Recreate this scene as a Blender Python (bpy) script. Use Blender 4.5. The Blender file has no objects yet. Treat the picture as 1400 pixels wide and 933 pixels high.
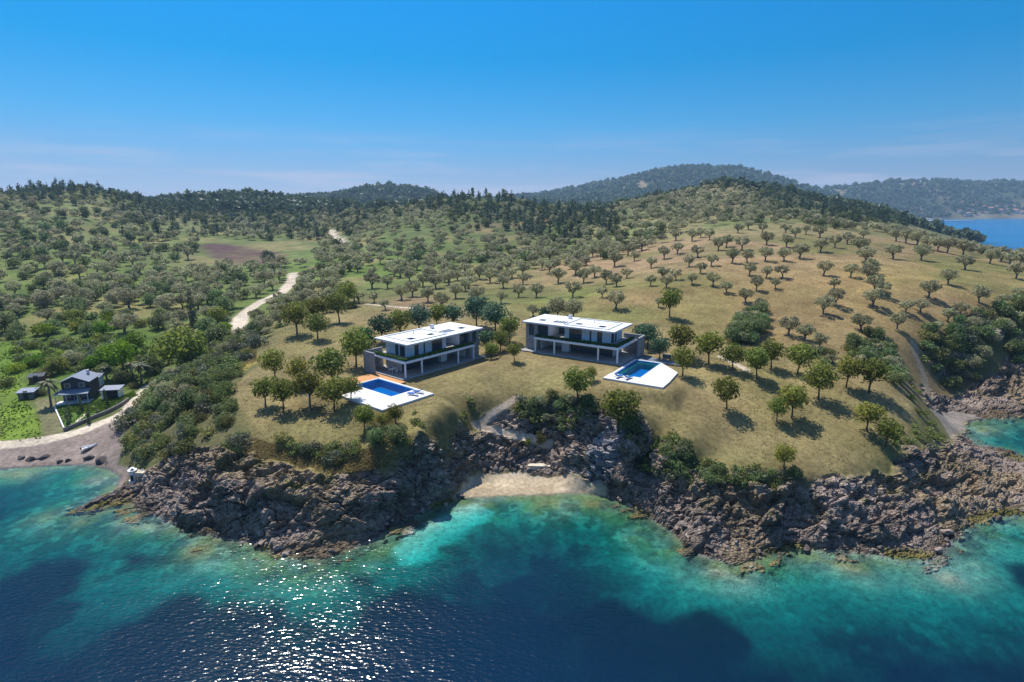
import bpy, math, random
import numpy as np
from mathutils import Vector, Matrix
rad = math.radians
random.seed(7); RNG = np.random.default_rng(7)
SC = bpy.context.scene
COL = SC.collection

# ------------------------------------------------------------------ camera, sky, sun, exposure
PW, PH, F, PITCH, CAMZ = 1400.0, 933.0, 790.0, rad(13.0), 45.0
cam = bpy.data.cameras.new('camera'); camo = bpy.data.objects.new('camera', cam); COL.objects.link(camo)
cam.sensor_width = 36.0; cam.lens = 36.0 * F / PW
cam.clip_start = 0.5; cam.clip_end = 30000
camo.location = (0, 0, CAMZ); camo.rotation_euler = (rad(90) - PITCH, 0, 0)
SC.camera = camo

SUN_EL, SUN_AZ = rad(58), rad(-31)          # azimuth measured from +Y towards +X
SC.view_settings.view_transform = 'Standard'; SC.view_settings.look = 'None'
SC.view_settings.exposure = 0.55; SC.view_settings.gamma = 1.0
world = bpy.data.worlds.new('World'); SC.world = world; world.use_nodes = True
wn, wl = world.node_tree.nodes, world.node_tree.links
wn.clear()
def N(nodes, t, **kw):
    n = nodes.new(t)
    for k, v in kw.items(): setattr(n, k, v)
    return n
wo = N(wn, 'ShaderNodeOutputWorld'); wb = N(wn, 'ShaderNodeBackground'); wb.inputs[1].default_value = 0.066
sky = N(wn, 'ShaderNodeTexSky', sky_type='NISHITA', sun_disc=False, sun_elevation=SUN_EL, sun_rotation=SUN_AZ,
        altitude=0, air_density=1.0, dust_density=0.15, ozone_density=3.0)
tc = N(wn, 'ShaderNodeTexCoord'); sx = N(wn, 'ShaderNodeSeparateXYZ'); wl.new(tc.outputs['Generated'], sx.inputs[0])
# tone of the air: pale violet horizon, deep blue above, zenith brightened to add fill
el = N(wn, 'ShaderNodeValToRGB'); wl.new(sx.outputs['Z'], el.inputs[0])
cr = el.color_ramp
cr.elements[0].position = 0.0; cr.elements[0].color = (0.62, 0.56, 0.86, 1)
cr.elements[1].position = 0.34; cr.elements[1].color = (0.0, 0.86, 1.40, 1)
for p, c in ((0.05, (0.44, 0.58, 0.92, 1)), (0.13, (0.19, 0.70, 1.06, 1)), (0.22, (0.0, 0.73, 1.14, 1)), (0.6, (1.7, 1.85, 2.1, 1))):
    e = cr.elements.new(p); e.color = c
mul = N(wn, 'ShaderNodeMix', data_type='RGBA', blend_type='MULTIPLY'); mul.inputs[0].default_value = 1.0
mul.clamp_result = False
wl.new(sky.outputs[0], mul.inputs[6]); wl.new(el.outputs[0], mul.inputs[7])
# thin streaks of high cloud
mp = N(wn, 'ShaderNodeMapping'); mp.inputs['Scale'].default_value = (2.2, 2.2, 26.0); mp.inputs['Rotation'].default_value = (0.0, rad(1.5), 0)
wl.new(tc.outputs['Generated'], mp.inputs[0])
cn = N(wn, 'ShaderNodeTexNoise'); cn.inputs['Scale'].default_value = 1.7; cn.inputs['Detail'].default_value = 6; cn.inputs['Roughness'].default_value = 0.6
wl.new(mp.outputs[0], cn.inputs['Vector'])
c1 = N(wn, 'ShaderNodeMapRange'); c1.inputs['From Min'].default_value = 0.47; c1.inputs['From Max'].default_value = 0.75; c1.inputs['To Max'].default_value = 0.85
wl.new(cn.outputs[0], c1.inputs[0])
c2 = N(wn, 'ShaderNodeMapRange'); c2.inputs['From Min'].default_value = 0.125; c2.inputs['From Max'].default_value = 0.03; wl.new(sx.outputs['Z'], c2.inputs[0])
c3 = N(wn, 'ShaderNodeMath', operation='MULTIPLY'); wl.new(c1.outputs[0], c3.inputs[0]); wl.new(c2.outputs[0], c3.inputs[1])
cm = N(wn, 'ShaderNodeMix', data_type='RGBA'); wl.new(c3.outputs[0], cm.inputs[0]); wl.new(mul.outputs[2], cm.inputs[6]); cm.inputs[7].default_value = (6.6, 6.3, 7.6, 1)
wl.new(cm.outputs[2], wb.inputs[0]); wl.new(wb.outputs[0], wo.inputs[0])

sun = bpy.data.lights.new('sun', 'SUN'); suno = bpy.data.objects.new('sun', sun); COL.objects.link(suno)
sun.energy = 4.4; sun.angle = rad(0.53); sun.color = (1.0, 0.955, 0.88)
SUNV = Vector((math.sin(SUN_AZ) * math.cos(SUN_EL), math.cos(SUN_AZ) * math.cos(SUN_EL), math.sin(SUN_EL)))
suno.rotation_euler = SUNV.to_track_quat('Z', 'Y').to_euler(); suno.location = (0, 0, 400)
SC.cycles.max_bounces = 5; SC.cycles.transparent_max_bounces = 12; SC.cycles.diffuse_bounces = 2; SC.cycles.glossy_bounces = 2
SC.cycles.caustics_reflective = False; SC.cycles.caustics_refractive = False
SC.cycles.sample_clamp_indirect = 4.0
SC.cycles.use_denoising = True

# ------------------------------------------------------------------ helpers: noise
def _hash(ix, iy, iz, seed):
    h = (ix.astype(np.int64) * 374761393 + iy.astype(np.int64) * 668265263 + iz.astype(np.int64) * 2147483647 + seed * 1274126177) & 0xffffffff
    h = ((h ^ (h >> 13)) * 1274126177) & 0xffffffff
    h = ((h ^ (h >> 16)) * 2246822519) & 0xffffffff
    return ((h ^ (h >> 15)) & 0xffffff) / float(0xffffff)
def vnoise(x, y, z=None, seed=0):
    if z is None: z = np.zeros_like(x)
    ix, iy, iz = np.floor(x), np.floor(y), np.floor(z)
    fx, fy, fz = x - ix, y - iy, z - iz
    fx, fy, fz = [f * f * f * (f * (f * 6 - 15) + 10) for f in (fx, fy, fz)]
    r = 0
    zs = (0, 1) if np.any(fz) else (0,)
    for a in (0, 1):
        for b in (0, 1):
            for c in zs:
                w = (fx if a else 1 - fx) * (fy if b else 1 - fy) * (fz if c else 1 - fz)
                r = r + w * _hash(ix + a, iy + b, iz + c, seed)
    return r
def fbm(x, y, z=None, oct=4, seed=0, rough=0.5):
    a, s, t = 1.0, 0, 0
    for o in range(oct):
        k = 2.03 ** o
        s = s + a * (vnoise(x * k + 17.3 * o, y * k - 9.1 * o, None if z is None else z * k, seed + o) - 0.5); t += a; a *= rough
    return s / t * 2      # about -1..1
def ridged(x, y, z=None, oct=4, seed=0):
    a, s, t = 1.0, 0, 0
    for o in range(oct):
        k = 2.07 ** o
        s = s + a * (1 - np.abs(2 * vnoise(x * k + 7.3 * o, y * k - 3.1 * o, None if z is None else z * k, seed + o) - 1)); t += a; a *= 0.5
    return s / t
def worley(x, y, z, seed=0):
    ix, iy, iz = np.floor(x), np.floor(y), np.floor(z)
    f1 = np.full(x.shape, 9.0); f2 = np.full(x.shape, 9.0); cid = np.zeros(x.shape)
    for a in (-1, 0, 1):
        for b in (-1, 0, 1):
            for c in (-1, 0, 1):
                jx, jy, jz = ix + a, iy + b, iz + c
                px = jx + _hash(jx, jy, jz, seed); py = jy + _hash(jx, jy, jz, seed + 5); pz = jz + _hash(jx, jy, jz, seed + 9)
                d = (x - px) ** 2 + (y - py) ** 2 + (z - pz) ** 2
                n = d < f1
                f2 = np.where(n, f1, np.minimum(f2, d)); cid = np.where(n, _hash(jx, jy, jz, seed + 13), cid); f1 = np.where(n, d, f1)
    return np.sqrt(f1), np.sqrt(f2), cid
def sstep(a, b, x):
    t = np.clip((x - a) / (b - a), 0, 1); return t * t * (3 - 2 * t)

# ------------------------------------------------------------------ survey: picture bearings turned into ground points
cp, sp = math.cos(PITCH), math.sin(PITCH)
def ray(px, py):
    a, b = (px - PW / 2) / F, (PH / 2 - py) / F
    return a, cp + b * sp, b * cp - sp           # x, y, z per unit forward depth
def at_z(px, py, z):
    x, y, w = ray(px, py); t = (z - CAMZ) / w; return (x * t, y * t)
def at_d(px, py, d):
    x, y, w = ray(px, py); t = d / y; return (x * t, d, CAMZ + w * t)
def project(x, y, z):
    zz = z - CAMZ; dep = y * cp - zz * sp; up = y * sp + zz * cp
    return PW / 2 + F * x / dep, PH / 2 - F * up / dep, dep

# ------------------------------------------------------------------ coast line (z = 0), left to right, then round the far bay
coast_px = [(0,641),(40,638),(80,636),(120,635),(150,641),(166,652),(160,666),(140,681),(112,695),(122,700),(150,692),(180,691),
 (205,700),(232,712),(262,722),(285,730),(318,737),(345,742),(372,756),(405,762),(440,764),(475,750),(508,738),(535,722),(558,706),
 (590,692),(622,683),(640,680),(700,678),(770,675),(805,675),(838,680),(862,692),(890,708),(922,728),(938,748),(965,760),(1000,770),
 (1025,766),(1055,754),(1090,748),(1130,752),(1180,755),(1230,762),(1262,764),(1288,756),(1300,738),(1320,718),(1350,708),(1400,702),
 (1450,694),(1485,664),(1460,640),(1400,624),(1365,613),(1332,606),(1317,592),(1320,577),(1345,572),(1375,571),(1400,568),(1450,574),(1520,590)]
coast_w = [at_z(a, b, 0) for a, b in coast_px]
coast_far = [(150,105),(195,130),(240,160),(268,188),(322,272),(372,352),(420,440),(500,580),(600,770),(690,950),(760,1090),(845,1180),(916,1268),
 (905,1330),(830,1500),(900,1900)] + [at_z(1262,300.5,0)] + [at_z(1300,299.6,0), at_z(1400,299,0)] + [(2900,2500),(4600,2400),(5200,6200),(-5200,6200),(-5200,-150),
 (-900,20),(-400,70),(-220,100),(-140,100)]
LAND = np.array(coast_w + coast_far)
NNEAR = len(coast_w)
def seg_dist(X, Y, P, closed=True):
    best = np.full(X.shape, 1e18)
    n = len(P)
    for i in range(n if closed else n - 1):
        ax, ay = P[i]; bx, by = P[(i + 1) % n]
        dx, dy = bx - ax, by - ay; L = dx * dx + dy * dy + 1e-12
        t = np.clip(((X - ax) * dx + (Y - ay) * dy) / L, 0, 1)
        d = (X - ax - t * dx) ** 2 + (Y - ay - t * dy) ** 2
        best = np.minimum(best, d)
    return np.sqrt(best)
def inside(X, Y, P):
    r = np.zeros(X.shape, bool); n = len(P)
    for i in range(n):
        ax, ay = P[i]; bx, by = P[(i + 1) % n]
        if ay == by: continue
        c = ((ay > Y) != (by > Y)) & (X < (bx - ax) * (Y - ay) / (by - ay) + ax)
        r ^= c
    return r
def sdist(X, Y, P):
    d = seg_dist(X, Y, P); return np.where(inside(X, Y, P), d, -d)     # positive inside

# ------------------------------------------------------------------ heights read off the picture: (px, py, z)
CZ = [
 # left bay and valley
 (60,615,1.0),(0,622,0.9),(120,612,1.1),(60,600,1.7),(0,606,1.6),(160,567,2.4),(110,545,2.9),(30,560,2.3),(30,520,3.4),(150,520,3.6),(100,500,4.2),
 (60,480,5.2),(0,480,5.6),(150,470,6),(200,500,4.6),(253,490,5),(0,440,8),(60,450,7),(150,440,8),(250,445,8),(210,530,3.6),(180,600,3.2),(165,630,1.2),
 # left promontory
 (205,600,5.0),(215,560,5.6),(250,560,8),(250,520,8.5),(300,500,12),(345,472,13.5),(230,590,7),(280,600,8.5),(320,560,10.8),(320,520,12.2),(345,500,13.2),(400,480,14),(400,520,12.8),
 (400,560,11.4),(340,592,10),(372,604,9.7),(430,606,9.5),(480,600,9.6),(520,588,10),(450,560,11.2),(470,470,14.6),(400,450,15.2),(450,440,15.6),
 (200,640,3),(188,652,1.5),(150,683,0.6),(220,650,3.4),(260,640,5.5),(300,630,7.6),(345,640,7),(400,640,7.1),(450,634,7.5),(500,632,8.0),(545,625,8.7),(580,612,9.3),
 (240,680,1.8),(258,690,3.2),(300,680,4.6),(300,712,1.0),(350,690,4.4),(352,722,0.8),(400,690,4.2),(400,735,0.9),(450,690,4.2),(460,725,1.2),(500,680,4.5),(520,710,1.3),(560,660,5.8),(570,685,1.2),
 (600,640,5.4),(620,655,2.2),(560,590,10.9),(600,575,11.2),(560,560,11.6),(620,560,11.5),(520,545,12.4),
 # cove
 (640,650,1.3),(700,646,1.3),(760,648,1.4),(650,582,7.2),(690,562,9.2),(703,545,10.8),(660,545,11.2),(700,595,5.8),(752,605,4.9),(700,622,3.3),(750,632,2.4),(670,625,3.2),(650,545,11.2),
 (760,540,12.1),(800,548,12.2),(850,560,11.9),(780,570,9.6),(790,610,6),(800,650,2.4),(830,600,7.8),(845,640,4.2),(850,585,10.2),(870,600,9.5),(870,650,3.2),(820,668,1.2),
 (880,575,11),(920,600,9.8),
 # right promontory
 (950,612,9.2),(1000,636,7.9),(1050,648,7.2),(1100,655,6.9),(1150,650,7.1),(1200,632,7.4),(1240,600,8.2),(1250,560,9.2),(1000,600,9.6),(1100,600,9.5),(1180,590,9.8),(1000,560,11.9),
 (1100,550,12.0),(1200,550,11.2),(900,550,12.3),(900,630,6.5),(950,645,6.2),(900,680,3),(950,680,3.9),(950,720,1.8),(1000,665,5.2),(1000,705,3.4),(1000,745,1.0),(1060,680,4.4),(1060,715,3.0),
 (1120,680,4.4),(1120,715,2.8),(1180,672,4.6),(1180,715,2.8),(1240,650,5.0),(1240,700,3.0),(1240,740,1.0),(1290,620,4.4),(1290,650,3.6),(1290,700,1.8),(1340,640,2.6),(1340,680,1.5),(1400,650,1.8),(1400,680,1.0),
 (1270,590,6.4),(1300,605,3.2),(1255,540,7.6),(1290,568,1.6),(1275,550,3.6),
 (1245,500,9.6),(1250,470,13),(1300,520,4.2),(1300,490,9),(1340,470,11.5),(1400,440,15),(1400,480,8.5),(1400,525,3.4),(1340,540,2.2),(1350,510,5.5),(1400,555,1.2),
 # lawn and the pads of the two villas
 (552,519,13),(657,490,13),(508,505,13),(600,470,13.6),(600,505,13),(500,530,12.9),(560,540,12.6),(516,561,12.2),(700,510,13.4),(700,490,14.2),(650,525,12.7),(700,470,15),
 (711,479,14.5),(731,482,14.5),(845,499,14.4),(868,483,14.6),(780,460,15.4),(850,520,14.1),(910,533,13.7),(925,511,14.3),(780,520,13.4),(950,480,15.6),
 (1000,520,13.6),(1050,500,14.6),(1100,500,14.5),(1180,510,13.4),(1220,520,12),(1100,470,16),(1000,470,16),(900,450,16.8),(1000,450,17),(1180,470,15.6),
 (600,440,15.6),(750,440,16.5),(850,430,18),(1000,430,18.4),(1100,430,18.5),(1250,430,18),(1180,430,18.3),(1330,430,17),
 (850,400,20.5),(1000,400,21.2),(1100,400,21.5),(1200,400,22),(1300,400,21.5),(1390,400,20.5)]
CD = [ # (px, py, distance)
 (0,400,238),(100,400,238),(60,425,200),(200,400,245),(0,350,320),(100,350,310),(200,350,350),(100,320,380),(100,300,430),(0,300,430),(0,272,520),(40,265,550),(60,262,560),(120,260,580),(150,266,600),(185,283,660),
 (200,300,540),(250,276,720),(330,272,760),(400,278,800),(450,289,800),(500,291,700),(300,300,580),(300,345,390),(400,345,380),(400,310,560),(470,335,440),(450,315,520),(402,376,285),(400,400,235),(300,400,235),(335,425,200),(335,442,183),
 (360,412,213),(300,440,178),(430,415,190),(500,400,215),(500,380,260),(500,350,340),(500,320,440),(520,297,560),(560,284,590),(600,273,600),(640,270,600),(690,275,560),(720,294,540),(745,302,480),(720,320,430),(760,310,450),
 (650,300,490),(650,330,400),(650,360,300),(650,390,225),(600,400,205),(600,360,300),(750,350,330),(750,380,240),(750,400,200),(800,300,460),(800,330,370),(800,360,270),(850,350,275),(850,320,370),(850,295,480),(900,275,570),(950,261,620),(1000,256,640),
 (1060,268,620),(1100,284,560),(1150,296,520),(1195,306,450),(900,340,280),(1000,300,390),(1000,330,270),(1000,360,205),(1000,380,182),(1100,305,370),(1100,330,270),(1100,360,207),(1200,325,300),(1225,316,400),(1200,360,200),(1290,349,240),(1330,356,228),(1396,368,215),(1300,370,198),(1250,335,260),
 (1140,310,370),
 # far country
 (1225,312,1100),(1262,308,1240),(1180,300,1000),(430,270,1500),(480,262,1500),(530,256,1500),(580,260,1500),(600,272,1500),(650,284,1500),(690,288,2000),(730,283,2200),(780,268,2300),(830,253,2400),(860,243,2450),(900,235,2500),(960,229,2550),(1010,232,2550),(1040,239,2550),(1070,250,2500),(1100,262,2500),
 (1110,263,2800),(1160,254,2900),(1200,250,2900),(1260,249,2900),(1300,252,2900),(1360,254,2900),(1400,255,2900),(1480,256,2900),(1200,280,2550),(1300,285,2500),(1400,285,2520),(1350,270,2700),(1250,268,2700),(1140,282,2300),(1000,262,2100),(850,272,1900),(940,250,2200)]
CW = [(-500,680,48),(-700,700,40),(-420,700,42),(-900,560,55),(-700,480,50),(-330,900,40),(-600,1000,35),(-300,1050,34),(0,760,36),(-60,700,40),(120,700,36),(60,640,38),(40,900,30),(200,800,45),(330,800,46),(450,760,40),(60,950,34),(250,1100,34),
 (-200,1250,40),(-600,1500,60),(0,1500,34),(500,1500,45),(700,1500,50),(500,1150,50),(620,1180,36),(-1200,1500,60),(0,2000,45),(-500,2200,40),(1100,1900,40),(1200,2100,40),(1600,3500,60),(0,3500,60),(2600,3600,80),(-1500,3000,60),(4000,3600,60),(-3000,3000,60),
 (-2500,1000,60),(-300,420,26),(-150,110,2),(-250,180,5),(-420,300,22),(200,170,15),(230,215,22),(270,240,14),(-140,180,7),(170,140,8)]
pts, zs = [], []
for a, b, z in CZ:
    if a > 880 and 665 <= b < 700 and z > 3: z *= 1.12
    x, y = at_z(a, b, z); pts.append((x, y)); zs.append(z)
for a, b, d in CD:
    x, y, z = at_d(a, b, d); pts.append((x, y)); zs.append(z)
for x, y, z in CW: pts.append((x, y)); zs.append(z)
for (x, y) in coast_w: pts.append((x, y)); zs.append(0.0)
for (x, y) in coast_far[:17]: pts.append((x, y)); zs.append(0.0)
pts = np.array(pts); zs = np.array(zs)
def uv(x, y):
    y = np.maximum(y, 12.0); return x / y, np.log(y)
cu, cv = uv(pts[:, 0], pts[:, 1]); RC = 0.012
def phi(du, dv): return np.sqrt(du * du + dv * dv + RC * RC)
Kmat = phi(cu[:, None] - cu[None], cv[:, None] - cv[None]) - 1e-3 * np.eye(len(cu))
ncp = len(cu)
A = np.zeros((ncp + 1, ncp + 1)); A[:ncp, :ncp] = Kmat; A[:ncp, ncp] = 1; A[ncp, :ncp] = 1
sol = np.linalg.solve(A, np.append(zs, 0)); wts, wc = sol[:ncp], sol[ncp]
def rbf(x, y):
    x = np.asarray(x, float); y = np.asarray(y, float); sh = x.shape
    u, v = uv(x.ravel(), y.ravel()); out = np.empty(u.size)
    for s in range(0, u.size, 20000):
        e = min(s + 20000, u.size)
        out[s:e] = phi(u[s:e, None] - cu[None], v[s:e, None] - cv[None]) @ wts + wc
    return out.reshape(sh)

# frames of the villas
def frame(A0, ux, uy, z, mirror):
    L = math.hypot(ux, uy); ux, uy = ux / L, uy / L
    vx, vy = (-uy, ux) if not mirror else (uy, -ux)
    return dict(o=A0, u=(ux, uy), v=(vx, vy), z=z, m=mirror)
VL = frame((-20.3, 106.0), 0.643, 0.766, 13.0, False)
VR = frame((21.0, 111.0), -0.848, 0.53, 14.5, True)
def to_local(fr, X, Y):
    dx, dy = X - fr['o'][0], Y - fr['o'][1]
    return dx * fr['u'][0] + dy * fr['u'][1], dx * fr['v'][0] + dy * fr['v'][1]
def rect_d(U, V, u0, u1, v0, v1):
    return np.maximum(np.maximum(u0 - U, U - u1), np.maximum(v0 - V, V - v1))

def height(X, Y):
    z = rbf(X, Y)
    sd = sdist(X, Y, LAND)
    far = sstep(250, 700, Y)
    # undulation growing with distance
    und = fbm(X / 90, Y / 90, oct=4, seed=3) * (1.0 + 3 * far) + fbm(X / 400, Y / 400, oct=3, seed=8) * 22 * sstep(900, 2000, Y)
    und += fbm(X / 14, Y / 14, oct=3, seed=5) * 0.28 * (1 + 2 * far)
    land_w = sstep(3, 30, sd)
    z = z + und * land_w * sstep(150, 260, Y) + fbm(X / 9, Y / 9, oct=3, seed=15) * 0.22 * land_w
    lim = 0.06 * sd + 0.05 + np.where(Y > 200, 0.55, 4.0) * np.maximum(sd, 0)
    z = np.where(sd > 0, np.minimum(np.maximum(z, 0.05 + 0.03 * np.minimum(sd, 30)), lim), z)
    # level ground under villas
    for fr in (VL, VR):
        U, V = to_local(fr, X, Y)
        d = rect_d(U, V, -0.5, 22.5, -0.8, 11.5); w = 1 - sstep(0, 5, d); z = z * (1 - w) + (fr['z'] - 0.06) * w
        d = rect_d(U, V, -13.5, -2.2, -10.6, 7.5); w = 1 - sstep(0, 3, d); z = z * (1 - w) + (fr['z'] - 0.25) * w
        d = rect_d(U, V, -8.6, -3.2, -6.0, 4.2); z = z - 2.2 * (1 - sstep(-0.2, 0.3, d))
    # sea floor
    o = np.maximum(-sd, 0)
    dep = 0.12 + 0.06 * np.minimum(o, 7) + 0.165 * np.clip(o - 7, 0, 45) + 0.03 * np.maximum(o - 52, 0)
    dep += (fbm(X / 7, Y / 7, oct=4, seed=21) * 0.5) * sstep(0.5, 4, o) * (1 - 0.5 * sstep(10, 25, o)) + fbm(X / 22, Y / 22, oct=3, seed=22) * 0.9 * sstep(3, 18, o)
    dep = np.maximum(dep, 0.06)
    return np.where(sd > 0, z, -dep), sd

# columns and lookup rows
def grow(a, step, k, lim):
    r = [a]; s = step
    while abs(r[-1]) < lim:
        s *= k; r.append(r[-1] + s)
    return r
gx = np.arange(-104, 122.01, 0.32)
gx = np.concatenate([np.array(grow(-104, -0.32, 1.045, 5200))[::-1][:-1], gx, np.array(grow(122, 0.32, 1.045, 5200))[1:]])
fy = np.concatenate([-np.array(grow(0, 2, 1.5, 300))[::-1], np.arange(2, 54, 1.5), np.arange(54, 150, 0.25), np.array(grow(150, 0.35, 1.012, 700))])
fy = np.concatenate([fy, np.array(grow(fy[-1] , 7, 1.03, 6200))[1:]])
XX, YY = np.meshgrid(gx, fy)
HH, SD = height(XX, YY)
def lookup(field, x, y):
    x = np.atleast_1d(np.asarray(x, float)); y = np.atleast_1d(np.asarray(y, float))
    i = np.clip(np.searchsorted(gx, x) - 1, 0, len(gx) - 2); j = np.clip(np.searchsorted(fy, y) - 1, 0, len(fy) - 2)
    a = np.clip((x - gx[i]) / (gx[i + 1] - gx[i]), 0, 1); b = np.clip((y - fy[j]) / (fy[j + 1] - fy[j]), 0, 1)
    return (field[j, i] * (1 - a) + field[j, i + 1] * a) * (1 - b) + (field[j + 1, i] * (1 - a) + field[j + 1, i + 1] * a) * b
def ground(x, y): return float(lookup(HH, x, y)[0])
_ts = np.concatenate([np.arange(50, 200, 0.4), np.geomspace(200, 4500, 1500)])
def hit(px, py):
    """ground point seen at a picture position"""
    x, y, w = ray(px, py); X, Y, Z = x * _ts, y * _ts, CAMZ + w * _ts
    g = np.maximum(lookup(HH, X, Y), 0.0); k = np.nonzero(Z <= g)[0]
    if len(k) == 0:
        k0 = int(np.argmin(Z - g)); return X[k0], Y[k0], g[k0], _ts[k0]
    k = k[0]
    if k == 0: return X[0], Y[0], g[0], _ts[0]
    a, b = Z[k - 1] - g[k - 1], g[k] - Z[k]; t = _ts[k - 1] + (_ts[k] - _ts[k - 1]) * a / (a + b + 1e-9)
    return x * t, y * t, ground(x * t, y * t), t
def hitxy(lst): return np.array([hit(a, b)[:2] for a, b in lst])

# rows of the mesh: equal arc length so that cliffs get as many faces as flat ground
near = (fy >= 54) & (fy <= 150)
fyn = fy[near]; Hn = HH[near]
dz = np.gradient(Hn, fyn, axis=0)
wgt = np.sqrt(1 + (1.7 * dz) ** 2)
wgt *= np.where(SD[near] < -12, 0.45, 1.0) * (1 - 0.45 * sstep(112, 135, fyn)[:, None])
ker = np.exp(-0.5 * (np.arange(-12, 13) / 5.0) ** 2); ker /= ker.sum()
wp = np.pad(wgt, ((0, 0), (12, 12)), mode='edge')
wgt = sum(ker[k] * wp[:, k:k + wgt.shape[1]] for k in range(25))
cum = np.concatenate([np.zeros((1, len(gx))), np.cumsum((wgt[1:] + wgt[:-1]) / 2 * 0.25, axis=0)])
cum /= cum[-1:]
NR = 400
q = np.linspace(0, 1, NR)
Yn = np.empty((NR, len(gx)))
for i in range(len(gx)): Yn[:, i] = np.interp(q, cum[:, i], fyn)
pre = fy[fy < 54]; post = fy[fy > 150]
post = post[::2] if True else post
TY = np.concatenate([np.repeat(pre[:, None], len(gx), 1), Yn, np.repeat(post[:, None], len(gx), 1)])
TX = np.repeat(gx[None], TY.shape[0], 0)
TZ = lookup(HH, TX.ravel(), TY.ravel()).reshape(TX.shape)
TS = lookup(SD, TX.ravel(), TY.ravel()).reshape(TX.shape)

# ------------------------------------------------------------------ materials
def mat(name):
    m = bpy.data.materials.new(name); m.use_nodes = True; m.node_tree.nodes.clear()
    n, l = m.node_tree.nodes, m.node_tree.links
    o = N(n, 'ShaderNodeOutputMaterial'); b = N(n, 'ShaderNodeBsdfPrincipled'); l.new(b.outputs[0], o.inputs[0])
    b.inputs['Specular IOR Level'].default_value = 0.25
    return m, n, l, b, o
def simple(name, col, rough=0.7, var=0.12, scale=3.0, bump=0.0, metal=0.0):
    """plain surface with a little uneven tone"""
    m, n, l, b, o = mat(name)
    t = N(n, 'ShaderNodeTexCoord'); x = N(n, 'ShaderNodeTexNoise'); x.inputs['Scale'].default_value = scale; x.inputs['Detail'].default_value = 5
    l.new(t.outputs['Object'], x.inputs['Vector'])
    r = N(n, 'ShaderNodeMapRange'); r.inputs['From Min'].default_value = 0.3; r.inputs['From Max'].default_value = 0.7
    r.inputs['To Min'].default_value = 1 - var; r.inputs['To Max'].default_value = 1 + var; l.new(x.outputs[0], r.inputs[0])
    v = N(n, 'ShaderNodeVectorMath', operation='SCALE'); v.inputs[0].default_value = col; l.new(r.outputs[0], v.inputs['Scale'])
    l.new(v.outputs[0], b.inputs['Base Color']); b.inputs['Roughness'].default_value = rough; b.inputs['Metallic'].default_value = metal
    if bump:
        p = N(n, 'ShaderNodeBump'); p.inputs['Strength'].default_value = bump; p.inputs['Distance'].default_value = 0.05; l.new(x.outputs[0], p.inputs['Height']); l.new(p.outputs[0], b.inputs['Normal'])
    return m
def glass_mat(name, col=(0.03, 0.035, 0.04), rough=0.06):
    m, n, l, b, o = mat(name)
    b.inputs['Base Color'].default_value = (*col, 1); b.inputs['Roughness'].default_value = rough; b.inputs['Specular IOR Level'].default_value = 0.6
    return m

def ground_material():
    m, n, l, b, o = mat('ground_cover')
    a = N(n, 'ShaderNodeAttribute', attribute_name='cover'); k = N(n, 'ShaderNodeAttribute', attribute_name='rock')
    t = N(n, 'ShaderNodeTexCoord')
    n1 = N(n, 'ShaderNodeTexNoise'); n1.inputs['Scale'].default_value = 1.3; n1.inputs['Detail'].default_value = 7; n1.inputs['Roughness'].default_value = 0.68
    l.new(t.outputs['Object'], n1.inputs['Vector'])
    n2 = N(n, 'ShaderNodeTexNoise'); n2.inputs['Scale'].default_value = 0.12; n2.inputs['Detail'].default_value = 6; l.new(t.outputs['Object'], n2.inputs['Vector'])
    r1 = N(n, 'ShaderNodeMapRange'); r1.inputs['From Min'].default_value = 0.3; r1.inputs['From Max'].default_value = 0.7; r1.inputs['To Min'].default_value = 0.58; r1.inputs['To Max'].default_value = 1.42; l.new(n1.outputs[0], r1.inputs[0])
    r2 = N(n, 'ShaderNodeMapRange'); r2.inputs['From Min'].default_value = 0.35; r2.inputs['From Max'].default_value = 0.65; r2.inputs['To Min'].default_value = 0.8; r2.inputs['To Max'].default_value = 1.2; l.new(n2.outputs[0], r2.inputs[0])
    mm = N(n, 'ShaderNodeMath', operation='MULTIPLY'); l.new(r1.outputs[0], mm.inputs[0]); l.new(r2.outputs[0], mm.inputs[1])
    v = N(n, 'ShaderNodeVectorMath', operation='SCALE'); l.new(a.outputs['Color'], v.inputs[0]); l.new(mm.outputs[0], v.inputs['Scale'])
    l.new(v.outputs[0], b.inputs['Base Color']); b.inputs['Roughness'].default_value = 0.92; b.inputs['Specular IOR Level'].default_value = 0.12
    vo = N(n, 'ShaderNodeTexVoronoi', feature='DISTANCE_TO_EDGE'); vo.inputs['Scale'].default_value = 1.9; l.new(t.outputs['Object'], vo.inputs['Vector'])
    vr = N(n, 'ShaderNodeMapRange'); vr.inputs['From Max'].default_value = 0.22; l.new(vo.outputs['Distance'], vr.inputs[0])
    hm = N(n, 'ShaderNodeMath', operation='ADD'); l.new(vr.outputs[0], hm.inputs[0]); l.new(n1.outputs[0], hm.inputs[1])
    hk = N(n, 'ShaderNodeMath', operation='MULTIPLY'); l.new(hm.outputs[0], hk.inputs[0]); l.new(k.outputs['Fac'], hk.inputs[1])
    hz = N(n, 'ShaderNodeMath', operation='MULTIPLY_ADD'); hz.inputs[1].default_value = 0.35; l.new(n1.outputs[0], hz.inputs[0]); l.new(hk.outputs[0], hz.inputs[2])
    p = N(n, 'ShaderNodeBump'); p.inputs['Strength'].default_value = 0.85; p.inputs['Distance'].default_value = 0.28; l.new(hz.outputs[0], p.inputs['Height']); l.new(p.outputs[0], b.inputs['Normal'])
    return m
M_GROUND = ground_material()

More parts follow.
